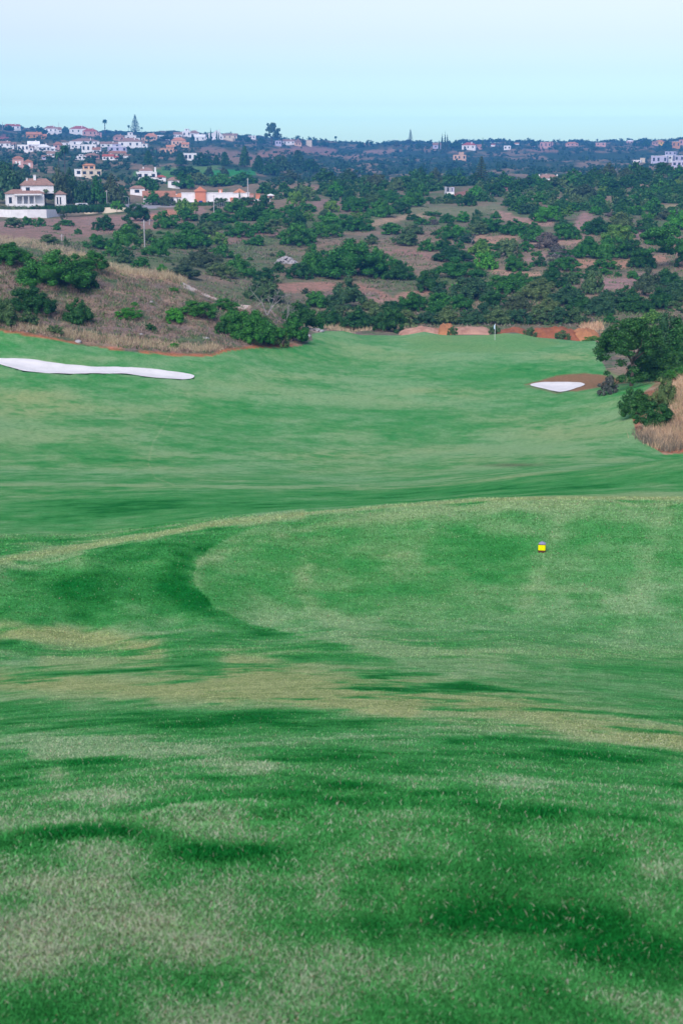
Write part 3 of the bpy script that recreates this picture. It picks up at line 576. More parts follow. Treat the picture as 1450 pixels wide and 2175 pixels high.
def leaves(g, lobes, n, size, core=.72, lo=False):
    IV, IF = (ICO0_V, ICO0_F) if lo else (ICO_V, ICO_F)
    """leaf quads as triangles pairs over the lobes (x,y,z,rx,ry,rz), in front of a dark inner body"""
    lb = np.array(lobes, float); A = (lb[:, 3] * lb[:, 4] + lb[:, 3] * lb[:, 5] * 2) ; p = A / A.sum()
    k = g.choice(len(lb), n, p=p)
    dv = g.normal(size=(n, 3)); dv[:, 2] = np.where(dv[:, 2] < -.35, -dv[:, 2], dv[:, 2]); dv /= np.linalg.norm(dv, axis=1)[:, None]
    lump = .90 + .22 * fbm(dv[:, 0] * 3 + k * 3.3, dv[:, 1] * 3 + dv[:, 2] * 2.3, 17, 2)
    rad = g.uniform(.45, 1.12, n) ** .6 * lump
    c = lb[k, :3] + dv * lb[k, 3:] * rad[:, None]
    c[:, 2] = np.maximum(c[:, 2], .01)
    nv = dv + g.normal(size=(n, 3)) * .55; nv /= np.linalg.norm(nv, axis=1)[:, None]
    a = np.cross(nv, g.normal(size=(n, 3))); a /= np.linalg.norm(a, axis=1)[:, None] + 1e-9; b = np.cross(nv, a)
    s = (size * g.uniform(.55, 1.35, n))[:, None]; a = a * s; b = b * s * .62
    V = np.stack([c - a, c - b, c + a, c + b], 1).reshape(-1, 3); i = np.arange(n) * 4
    T = np.r_[np.c_[i, i + 1, i + 2], np.c_[i, i + 2, i + 3]]
    if core > 0:
        Vs, Ts, o = [V], [T], len(V)
        for l in lb:
            q = IV * (1 + .16 * (vnoise(IV[:, 0] * 3 + l[0] * 5, IV[:, 1] * 3 + IV[:, 2] * 2, 5) - .5))[:, None]
            q = q * l[3:] * core + l[:3]; q[:, 2] = np.maximum(q[:, 2], 0); Vs.append(q); Ts.append(IF + o); o += len(q)
        V = np.concatenate(Vs); T = np.concatenate(Ts)
    return V, T
def tube(path, radii, sides=6):
    """tapered limb through 3-D points"""
    P = np.array(path, float); V = []; Fc = []
    for i, p in enumerate(P):
        d = P[min(i + 1, len(P) - 1)] - P[max(i - 1, 0)]; d = d / (np.linalg.norm(d) + 1e-9)
        a = np.cross(d, (0.31, .95, .05)); a /= np.linalg.norm(a) + 1e-9; b = np.cross(d, a)
        for k in range(sides):
            w = 2 * math.pi * k / sides; V.append(p + (a * math.cos(w) + b * math.sin(w)) * radii[i])
    for i in range(len(P) - 1):
        for k in range(sides):
            q = i * sides; k2 = (k + 1) % sides; Fc += [(q + k, q + k2, q + sides + k2), (q + k, q + sides + k2, q + sides + k)]
    V.append(P[-1]); e = (len(P) - 1) * sides
    for k in range(sides): Fc.append((e + k, e + (k + 1) % sides, len(V) - 1))
    return np.array(V), np.array(Fc)
def join(parts):
    Vs, Ts, o = [], [], 0
    for v, t in parts: Vs.append(v); Ts.append(t + o); o += len(v)
    return np.concatenate(Vs), np.concatenate(Ts)
def limbs(g, h, r0, n, spread, top=.95, base=.0, sides=5, levels=2):
    """trunk with forking limbs, 1 unit wide crown"""
    parts = [tube([(0, 0, -.06), (.01, .01, h * .5), (.0, 0, h)], [r0 * 1.25, r0, r0 * .8], 7)]
    for i in range(n):
        a = 2 * math.pi * (i + g.rand() * .7) / n; L1 = spread * g.uniform(.6, 1); z1 = h + (top - h) * g.uniform(.25, .95)
        m = (math.cos(a) * L1 * .45, math.sin(a) * L1 * .45, h + (z1 - h) * .55); e = (math.cos(a) * L1, math.sin(a) * L1, z1)
        parts.append(tube([(0, 0, h * g.uniform(.7, .98)), m, e], [r0 * .62, r0 * .4, r0 * .12], sides))
        for j in range(levels):
            b = a + g.uniform(-.9, .9); q = (m[0] + math.cos(b) * L1 * .4, m[1] + math.sin(b) * L1 * .4, m[2] + (z1 - h) * g.uniform(.1, .5))
            parts.append(tube([m, q], [r0 * .3, r0 * .07], 4))
    return join(parts)

PROTO = {}
def shape(kind, var, fine=1.0):
    """mesh arrays of a plant one unit wide (x, y) and one unit high"""
    g = np.random.RandomState(hash_s(kind) + var * 17)
    if kind in ('dome', 'cloud', 'low'):
        lobes = [(0, 0, .34, .30, .30, .34)]
        nl = {'dome': 22, 'cloud': 34, 'low': 20}[kind]; up = {'dome': .95, 'cloud': 1.0, 'low': .9}[kind]; hum = [(g.uniform(-.2, .2), g.uniform(-.2, .2)) for _ in range(3)]
        for i in range(nl):
            a = g.uniform(0, 2 * math.pi); q = .44 * math.sqrt(g.rand()); x, y = math.cos(a) * q, math.sin(a) * q
            env = max(0, 1 - (q / .5) ** 2.2) ** .55; 
            if kind == 'cloud': env *= .62 + .38 * max(math.exp(-((x - hx) ** 2 + (y - hy) ** 2) / .025) for hx, hy in hum)
            z = up * env * g.choice([1, 1, .55]) * g.uniform(.82, 1); s = g.uniform(.055, .125) * (1.15 if kind == 'dome' else 1)
            lobes.append((x, y, max(.08, z - s * 1.1), s, s, s * g.uniform(1.0, 1.6)))
        for i in range(11):
            a = 2 * math.pi * i / 11 + g.uniform(-.3, .3); q = g.uniform(.34, .44); s = g.uniform(.06, .10); lobes.append((math.cos(a) * q, math.sin(a) * q, g.uniform(.05, .28), s, s, g.uniform(.10, .2)))
        return leaves(g, lobes, int(2600 * fine ** 2), .030 / fine, .6, fine < .7)
    if kind == 'tree':
        lobes = [(0, 0, .62, .22, .22, .24)]
        for i in range(30):
            a = g.uniform(0, 2 * math.pi); q = .43 * math.sqrt(g.rand()); z = .32 + (.66 * max(0, 1 - (q / .5) ** 2) ** .5) * g.choice([1, .9, .5, .25]); s = g.uniform(.06, .12); lobes.append((math.cos(a) * q, math.sin(a) * q, min(z, .98) - s, s, s, s))
        return leaves(g, lobes, int(2600 * fine ** 2), .030 / fine, .55)
    if kind == 'carob':   # broad crown of drooping leaf clumps hanging low on one side
        lobes = [(0, .02, .62, .24, .2, .24)]
        for i in range(95):
            a = g.uniform(0, 2 * math.pi); q = .46 * math.sqrt(g.rand()); x, y = math.cos(a) * q, math.sin(a) * q; top = .30 + .68 * max(0, 1 - (q / .5) ** 2.4) ** .6
            lowest = .40 - .16 * (x < -.12) - .22 * (q > .3); z = g.uniform(lowest, top) if g.rand() < .55 else top; s = g.uniform(.045, .095); lobes.append((x, y, z - s, s, s, s * .9))
        return leaves(g, lobes, int(3000 * fine ** 2), .030 / fine, .45)
    if kind == 'open':
        lobes = []
        for i in range(30):
            a = g.uniform(0, 2 * math.pi); q = g.uniform(.03, .40); z = g.uniform(.34, .95 - q * .5); s = g.uniform(.05, .10); lobes.append((math.cos(a) * q, math.sin(a) * q, z - s * .5, s, s, s * .85))
        return leaves(g, lobes, int(2000 * fine ** 2), .028 / fine, .4)
    if kind == 'conifer':
        lobes = []
        for i in range(14):
            z = .10 + .84 * i / 13; q = .42 * (1 - (z - .05) ** 1.5) + .04
            for j in range(3): a = i * 2.1 + j * 2.09; lobes.append((math.cos(a) * q * .5, math.sin(a) * q * .5, z, q * .5 + .03, q * .5 + .03, .055))
        return leaves(g, lobes, int(1800 * fine ** 2), .040 / fine, .55)
    if kind == 'column':
        return leaves(g, [(0, 0, .12 + .84 * i / 8, .5 * (1 - (i / 8.6) ** 2.2), .5 * (1 - (i / 8.6) ** 2.2), .1) for i in range(9)], 700, .07, .7)
    if kind == 'tiers':     # araucaria: flat whorls round a bare mast
        parts = []; V, T = leaves(g, [(0, 0, .18, .05, .05, .05)], 10, .03, 0); parts.append((V, T))
        for i in range(13):
            z = .14 + .80 * i / 12; q = .50 * (1 - (i / 12.6) ** 1.15) + .03
            for j in range(7):
                a = i * .7 + 2 * math.pi * j / 7; lob = [(math.cos(a) * q * k, math.sin(a) * q * k, z + .02 * k, q * .16 + .014, q * .16 + .014, .010) for k in (.3, .6, .9)]
                parts.append(leaves(g, lob, 26, .030, .7))
        return join(parts)
    if kind == 'palm':      # feather crown on top of unit height
        parts = []
        for i in range(56):
            a = g.uniform(0, 2 * math.pi); el = g.uniform(-.9, 1.3); Lf = g.uniform(.8, 1.0) * .5; pts = []
            for s in np.linspace(0, 1, 6):
                pts.append((math.cos(a) * Lf * s * math.cos(el * .6), math.sin(a) * Lf * s * math.cos(el * .6), .5 + Lf * (math.sin(el) * s - .85 * s * s)))
            pts = np.array(pts); side = np.array((-math.sin(a), math.cos(a), 0)); w = 1.5 * np.array((.02, .05, .065, .06, .045, .01))[:, None]
            V = np.r_[pts - side * w - (0, 0, .02), pts, pts + side * w - (0, 0, .02)]; T = []
            for k in range(5): T += [(k, k + 1, 7 + k), (k, 7 + k, 6 + k), (6 + k, 7 + k, 13 + k), (6 + k, 13 + k, 12 + k)]
            parts.append((V, np.array(T)))
        return join(parts)
def hash_s(s): return sum((i + 1) * ord(c) for i, c in enumerate(s)) % 9973
def proto(kind, var, mat, fine=1.0, name='foliage'):
    k = (kind, var, mat, fine)
    if k not in PROTO:
        V, T = shape(kind, var, fine); me = bpy.data.meshes.new(kind)
        me.vertices.add(len(V)); me.vertices.foreach_set('co', V.astype(np.float32).ravel()); me.loops.add(T.size)
        me.loops.foreach_set('vertex_index', T.astype(np.int32).ravel()); me.polygons.add(len(T)); me.polygons.foreach_set('loop_start', np.arange(0, T.size, 3, dtype=np.int32)); me.update(calc_edges=True)
        me.materials.append(MATS[mat]); PROTO[k] = me
    return PROTO[k]
def inst(name, me, parent=None, loc=(0, 0, 0), scl=(1, 1, 1), rz=0.0):
    o = bpy.data.objects.new(name, me); COL.objects.link(o); o.location = loc; o.scale = scl; o.rotation_euler = (0, 0, rz)
    if parent is not None: o.parent = parent
    return o

MATWORD = {'leaf_green': 'leafy green', 'leaf_bright': 'bright green', 'leaf_dark': 'dark green', 'leaf_olive': 'grey green', 'leaf_dry': 'dry grey', 'leaf_lime': 'yellow green', 'leaf_blue': 'blue green', 'leaf_spruce': 'dull grey green'}
SHRUBS = []      # (px, base, width px, height px, object, colour word) waiting for labels
def shrub(px, py, w, h, mat='leaf_green', kind='dome', label=None, rmin=40, r=None, fine=None, sink=.04, stem=False, group=None, depth=.8):
    x, y, z, r = at(px, r, py) if r else hit(px, py, rmin)
    s = r / F * math.hypot(1, .0); W_, H_ = w * s, h * s
    var = random.randrange(4)
    if fine is None: fine = 1.0 if W_ / (s * 2.126) < 26 else 1.6 if w < 100 else 2.2
    # the base the photo shows is the near foot of the plant
    y += W_ * depth * .36; x += W_ * depth * .36 * x / max(y, 1)
    z2 = float(ground_z(x, y)); z = min(z2, z + .12 * H_) if z2 > z else z2
    rz = random.uniform(0, 6.28)
    o = inst('shrub', proto(kind, var, mat, fine), None, (x, y, z - sink * H_), (W_ * (1.16 if r > 215 else 1.08), W_ * (1.16 if r > 215 else 1.08), H_ * (1.15 if r > 215 else 1.10)), rz)
    if stem:
        V, T = limbs(np.random.RandomState(var), .25, .03, 5, .25, .7); st = mesh_obj('stem', V, T, 'bark', o)
    o['category'] = 'shrub'
    if label: o['label'] = label; o['group'] = group or 'shrubs of the scrubland'
    else: SHRUBS.append((px, py, w, h, o, MATWORD[mat]))
    return o
def tree(px, py, w, h, mat, kind, label, trunk=.25, rmin=40, r=None, name='tree', cat='tree', fine=1.0, group=None, tr=.022, top_px=None, rz=None, var=None, bark='bark'):
    x, y, z, r = at(px, r, py) if r else hit(px, py, rmin)
    s = r / F; W_, H_ = w * s, h * s; var = random.randrange(4) if var is None else var
    e = empty(name, (x, y, z - .1), random.uniform(0, 6.28) if rz is None else rz)
    k = ('limb', kind, round(trunk, 2), tr, bark)
    if k not in PROTO:
        g = np.random.RandomState(5)
        if kind in ('column', 'conifer', 'tiers', 'palm'): V, T = tube([(0, 0, -.04), (.01, 0, .5 if kind != 'palm' else .5), (0, 0, .93 if kind != 'palm' else .99)], [tr * 1.3, tr, tr * (.25 if kind != 'palm' else .8)], 7)
        else: V, T = limbs(g, trunk + .08, tr, 6, .33, .85)
        o = mesh_obj('trunk', V, T, bark, e); PROTO[k] = o.data
    else: o = inst('trunk', PROTO[k], e)
    if kind == 'palm':
        th = H_; o.scale = (H_ * .6, H_ * .6, th * .9); c = inst('crown', proto('palm', var, mat), e, (0, 0, th - W_ * .62), (W_, W_, W_ * .95))
    else:
        W_ *= 1.02; H_ *= 1.02; o.scale = (W_, W_, H_); c = inst('crown', proto(kind, var, mat, fine), e, (0, 0, 0), (W_, W_, H_))
    tag(e, label, cat, group); return e
G, B_, D, O, Y, M_, U, S_ = 'leaf_green', 'leaf_bright', 'leaf_dark', 'leaf_olive', 'leaf_dry', 'leaf_lime', 'leaf_blue', 'leaf_spruce'

# ------------------------------------------------------------------ shrubs of the knoll
KG = 'shrubs on the knoll'
for a in [
 (112,622,170,104,G,'cloud','huge bright green thicket on the knoll'),(176,618,78,56,D,'dome','dark rounded shrub joined to the end of the huge thicket'),(18,566,120,62,G,'cloud','green shrub at the picture edge behind the huge knoll thicket'),
 (188,579,92,44,G,'dome','green shrub between the huge thicket and the straw crest'),(72,672,110,76,D,'cloud','dark green shrub mass just below the huge knoll thicket'),(12,697,64,70,O,'dome','grey green olive shrub at the turf edge and picture edge'),
 (62,694,46,34,O,'dome','small grey green shrub beside the olive at the turf edge'),(168,690,70,64,D,'cloud','dark slanting shrub alone in the middle of the knoll'),(118,712,40,26,O,'low','small grey shrub among straw at the foot of the dark slanting shrub'),
 (276,681,68,28,B_,'low','bright green flat shrub alone on the heather slope'),(285,653,24,13,B_,'low','tiny bright green shrub just above the flat bright one'),(368,621,26,9,B_,'low','tiny green shrub near the chalk path'),
 (372,689,50,38,B_,'dome','bright green round shrub, smaller of a touching pair'),(420,680,88,44,G,'dome','broad green shrub, larger of a touching pair on the slope'),(320,705,26,20,D,'low','small dark shrub on the heather below the flat bright one'),
 (545,735,128,98,G,'cloud','big green thicket at the knoll end above the turf'),(500,716,80,66,G,'dome','green shrub on the uphill side of the big end thicket'),(622,727,76,76,G,'cloud','dark green rounded shrub on the fairway side of the end thicket'),(590,737,50,50,O,'dome','grey green shrub wedged between the two end thickets'),
 (560,641,86,58,O,'cloud','grey shrub on the crest behind the big end thicket'),(630,692,92,64,D,'cloud','dark shrub behind the pale dead branches'),(664,700,52,50,G,'dome','green shrub above the stony path'),(478,662,66,30,G,'dome','green shrub where the chalk path meets the end thicket'),
 (470,712,30,34,D,'dome','small dark shrub just uphill of the big end thicket'),(370,742,26,16,B_,'low','small green shrub above the red soil edge'),
]:
    shrub(a[0], a[1], a[2] * .93, a[3] * .86, *a[4:6], label=a[6], group=KG, stem=a[2] > 60, rmin=120)
# ------------------------------------------------------------------ right-hand bank
BG = 'shrubs on the straw bank'
for a in [
 (1354,885,84,68,D,'cloud','green shrub overhanging the turf at the tip of the straw bank'),(1404,868,56,66,O,'dome','blue green olive shrub standing highest on the straw bank'),(1388,914,92,56,D,'dome','low dark green shrub at the front of the straw bank'),
]:
    shrub(*a[:6], label=a[6], group=BG, stem=True, rmin=75)
shrub(1291,797,42,42,Y,'dome', label='dry purplish shrub at the foot of the big carob tree', group=BG, r=136)
tg = 'trees at the edge of the fairway'
tree(1340,805,152,146,D,'carob','big green carob tree leaning over the turf beside the small bunker',.30, r=140, fine=2.6, tr=.024, name='carob_tree', group=tg, rz=0.0, var=1)
tree(1405,800,120,152,U,'cloud','dark blue green tree behind the big carob at the picture edge',.1, r=150, fine=2.0, name='evergreen_tree', group=tg)
tree(1440,812,170,150,D,'cloud','large dark evergreen filling the picture edge behind the straw bank',.1, r=150, fine=2.2, name='evergreen_tree', group=tg)
tree(1345,690,110,60,U,'cloud','dark olive tree rising behind the big carob crown',.1, r=196, fine=1.6, name='olive_tree', group=tg)
shrub(1376,803,100,66,D,'cloud',label='dark shrub in the shade under the big carob tree', group=BG, r=144)
shrub(1438,812,90,70,D,'cloud',label='dark shrub at the picture edge behind the straw bank', group=BG, r=143)
shrub(1444,822,60,26,G,'low',label='low green shrub on top of the straw bank', group=BG, r=127)
shrub(1455,745,110,100,D,'cloud',label='tall dark thicket at the picture edge above the carob', group=BG, r=160)
# ------------------------------------------------------------------ hand-placed shrubs of the hillside
MG = 'shrubs around the earth mounds'
for a in [(961,704,22,19,O,'dome','small grey green olive before the palest earth mound'),(1049,706,24,22,O,'dome','small round olive right behind the flag'),(1124,708,30,22,O,'dome','round olive before the red earth mound'),(1195,712,32,22,O,'low','spread olive before the pale orange mound nearest the carob'),(1258,694,46,16,M_,'low','yellow green bush on the earth mound next to the carob'),(826,706,74,52,D,'dome','dark olive bush at the end of the pale orange mound')]:
    shrub(*a[:6], label=a[6], group=MG, r=222 if a[0] > 900 else None, rmin=222)
HAND = [
 (740,594,150,88,G,'cloud'),(668,588,60,70,G,'cloud'),(800,592,70,62,G,'dome'),(845,596,70,42,D,'cloud'),(636,594,52,36,D,'dome'),(509,588,70,48,G,'cloud'),(565,600,50,30,D,'dome'),
 (592,580,26,22,D,'dome'),(596,548,20,14,G,'dome'),(628,524,72,46,G,'dome'),(655,516,36,20,B_,'dome'),(540,522,44,22,G,'dome'),(735,657,82,70,U,'cloud'),(700,694,60,40,D,'cloud'),(762,700,76,50,D,'cloud'),(672,654,50,34,G,'dome'),(800,690,60,46,O,'cloud'),
 (470,548,50,26,G,'dome'),(470,536,30,18,D,'dome'),(555,498,50,32,G,'cloud'),(505,505,60,30,G,'dome'),(590,508,60,42,O,'open'),(690,506,80,40,G,'cloud'),(730,490,60,32,G,'dome'),(765,492,60,30,G,'dome'),(700,478,44,24,B_,'dome'),
 (980,473,34,22,B_,'dome'),(948,475,30,20,G,'dome'),(893,478,32,16,G,'low'),(860,523,54,32,O,'dome'),(912,535,46,24,G,'dome'),(835,500,50,20,G,'dome'),(880,500,40,22,O,'dome'),(962,557,82,34,D,'cloud'),(1031,574,52,44,B_,'cloud'),(972,592,104,44,G,'cloud'),
 (914,622,62,46,D,'dome'),(1000,640,90,56,U,'cloud'),(872,664,64,40,G,'dome'),(931,656,52,34,G,'dome'),(1080,548,52,40,O,'dome'),(1099,578,58,34,G,'dome'),(1075,625,90,46,G,'cloud'),(950,510,46,28,G,'dome'),(975,505,40,26,B_,'dome'),(1010,500,46,30,O,'dome'),
 (1040,495,50,30,G,'dome'),(1090,500,60,34,G,'cloud'),(1130,515,50,34,G,'dome'),(1165,473,56,34,B_,'dome'),(1140,470,34,22,D,'dome'),(1207,472,40,32,M_,'open'),(1250,498,36,24,G,'dome'),(1200,510,62,42,G,'cloud'),(1180,572,54,50,Y,'open'),(1198,578,60,30,G,'dome'),(1140,545,24,12,G,'low'),
 (1245,550,60,50,G,'cloud'),(1290,552,70,54,G,'cloud'),(1335,550,60,46,D,'cloud'),(1310,520,60,40,M_,'dome'),(1270,500,50,36,D,'dome'),(1371,494,46,30,D,'dome'),(1432,490,50,40,B_,'dome'),(1400,574,92,84,G,'tree'),(1362,572,60,46,D,'cloud'),(1282,585,30,15,G,'low'),(1311,588,16,11,G,'low'),
 (1256,627,44,60,O,'cloud'),(1376,630,62,64,S_,'cloud'),(1418,610,50,36,D,'dome'),(1342,592,26,16,G,'dome'),(1168,612,66,40,D,'dome'),(1130,640,80,42,O,'cloud'),(1200,650,74,44,U,'cloud'),(1150,622,50,30,O,'dome'),(1290,655,80,40,U,'cloud'),(1330,650,60,42,D,'cloud'),(1430,650,70,56,U,'cloud'),
 (1230,665,60,36,D,'cloud'),(950,690,70,40,O,'cloud'),(1000,690,60,34,U,'cloud'),(1055,690,64,40,O,'cloud'),(1100,690,50,32,U,'dome'),(1148,690,54,34,O,'dome'),(1185,690,50,36,U,'dome'),(1225,690,54,34,O,'dome'),(905,690,60,30,U,'cloud'),(860,690,50,30,O,'dome'),(1270,672,60,40,U,'cloud'),
 (1100,660,60,36,S_,'cloud'),(1160,668,60,34,O,'cloud'),(1050,655,60,34,D,'dome'),(975,662,60,34,G,'dome'),(830,672,60,36,D,'cloud'),(780,660,40,24,O,'dome'),(1395,660,60,50,D,'cloud'),(1350,665,80,40,D,'cloud'),
 (220,491,44,30,D,'dome'),(122,490,16,14,G,'dome'),(166,498,16,12,G,'dome'),(60,480,26,18,G,'dome'),(84,482,26,18,G,'dome'),(140,480,34,14,G,'low'),(30,484,40,20,O,'dome'),(105,520,40,20,O,'dome'),(140,535,20,30,O,'open'),
 (290,470,56,34,D,'dome'),(352,476,22,16,G,'dome'),(395,470,50,28,G,'cloud'),(280,502,56,34,D,'cloud'),(210,530,60,30,G,'dome'),(265,530,70,50,G,'cloud'),(330,545,56,38,G,'dome'),(310,518,40,30,O,'dome'),(360,528,60,38,G,'cloud'),(410,530,80,50,G,'cloud'),(440,500,50,26,O,'dome'),(460,520,44,24,M_,'dome'),
 (430,570,90,44,S_,'cloud'),(470,590,60,30,O,'dome'),(300,572,40,24,G,'dome'),(345,580,20,18,B_,'dome'),(390,590,70,30,S_,'cloud'),(265,560,40,20,O,'dome'),(240,545,40,24,G,'dome'),(470,475,60,30,G,'cloud'),(520,470,56,34,G,'cloud'),(500,452,50,28,G,'dome'),(550,470,50,40,D,'cloud'),(580,480,60,40,G,'cloud'),(560,445,40,28,D,'dome'),(620,462,50,26,G,'dome'),(650,452,40,20,G,'dome'),(705,452,30,24,M_,'dome'),(655,470,26,20,M_,'dome'),(690,470,30,24,O,'dome'),
 (755,452,60,34,G,'cloud'),(790,440,60,34,O,'cloud'),(760,478,40,30,M_,'open'),(820,430,60,30,G,'cloud'),(870,440,60,34,G,'cloud'),(810,462,56,40,G,'cloud'),(850,455,40,26,D,'dome'),(915,460,40,10,G,'low'),
]
for a in HAND: shrub(*a[:6], rmin=215)
# ------------------------------------------------------------------ the rest of the hillside, scattered clear of the openings
def in_clear(px, py):
    a = np.array([px]); b = np.array([py])
    for pl, hw, cc in CLEAR:
        if seg_dist(a, b, pl, 1.7)[0] < hw * 1.7 * .95: return True
    return False
placed = [(a[0], a[1], a[2]) for a in HAND]
KEEP = [(430,395,560,432),(262,425,330,448),(936,395,1000,425),(580,535,625,562),(1100,372,1195,392),(830,360,885,382),(0,430,270,470)]
cnt = 0; tries = 0
while cnt < 195 and tries < 20000:
    tries += 1
    px = random.uniform(-20, 1470); py = random.uniform(392, 690)
    lo = 388 if px > 760 else 470 if px < 430 else 436 if px < 600 else 415
    if py < lo or (px < 640 and py > 560) or (px < 230 and py > 512): continue
    if any(a <= px <= c and b <= py <= d for a, b, c, d in KEEP): continue
    if in_clear(px, py): continue
    dens = .35 if (px < 900 and 490 < py < 660) else .9
    if py < 450: dens = 1.0
    if random.random() > dens: continue
    sc_ = (py - 300) / 300.0
    w = random.uniform(20, 62) * (.45 + .62 * sc_); 
    if dens < .5: w *= .55
    if any(abs(px - a) < (w + c) * .33 and abs(py - b) < (w + c) * .14 for a, b, c in placed): continue
    mat = random.choices([G, B_, D, O, Y, M_, U, S_], [28, 7, 22, 16, 7, 7, 8, 5])[0]
    kd = random.choices(['dome', 'cloud', 'low', 'open'], [5, 4, 1.5, 1.2 if mat in (O, Y, M_) else .2])[0]
    shrub(px, py, w, w * random.uniform(.45, .8) * (.6 if kd == 'low' else 1), mat, kd, rmin=222)
    placed.append((px, py, w)); cnt += 1

# labels of the hillside shrubs: look, place by landmark, then the order along the slope
def band(py):
    for lim, t in ((412, 'on the ridge crest'), (440, 'just below the ridge crest'), (470, 'high on the hillside'), (505, 'on the upper slope'), (545, 'on the middle slope'), (590, 'on the lower slope'), (640, 'low on the hillside')):
        if py < lim: return t
    return 'at the hillside foot'
def sector(px):
    for lim, t in ((170, 'below the white villa'), (320, 'near the thin field pole'), (430, 'under the red roofed house'), (560, 'under the salmon gatehouse'), (680, 'in line with the stone heap'), (820, 'in line with the central thicket'), (930, 'in line with the pale mound'), (1030, 'in line with the tin hut'), (1130, 'in line with the flag'), (1240, 'above the small bunker'), (1340, 'above the carob tree')):
        if px < lim: return t
    return 'near the picture edge'
ORD = ['first', 'second', 'third', 'fourth', 'fifth', 'sixth', 'seventh', 'eighth', 'ninth', 'tenth', 'eleventh', 'twelfth']
bk = {}
for s in SHRUBS: bk.setdefault((s[5], band(s[1]), sector(s[0])), []).append(s)
for (cw, bd, se), ls in bk.items():
    ls.sort(key=lambda s: s[0])
    for i, s in enumerate(ls):
        o = s[4]; o['group'] = 'shrubs of the hillside'
        shp = 'wide' if s[2] > 2.1 * s[3] else 'tall' if s[3] > .8 * s[2] else 'rounded'
        if len(ls) == 1: o['label'] = f'{shp} {cw} shrub {bd} {se}'
        elif len(ls) == 2 and abs(ls[0][2] - ls[1][2]) > 6: o['label'] = f'{"larger" if s[2] == max(q[2] for q in ls) else "smaller"} {cw} shrub of two {bd} {se}'.replace('just below the ridge crest', 'below the crest').replace('in line with', 'under')
        else: o['label'] = f'{ORD[min(i, 11)]} from left, {cw} shrub {bd} {se}'.replace('just below the ridge crest', 'below the crest').replace('in line with', 'under').replace('under the red roofed house', 'under the red roof')
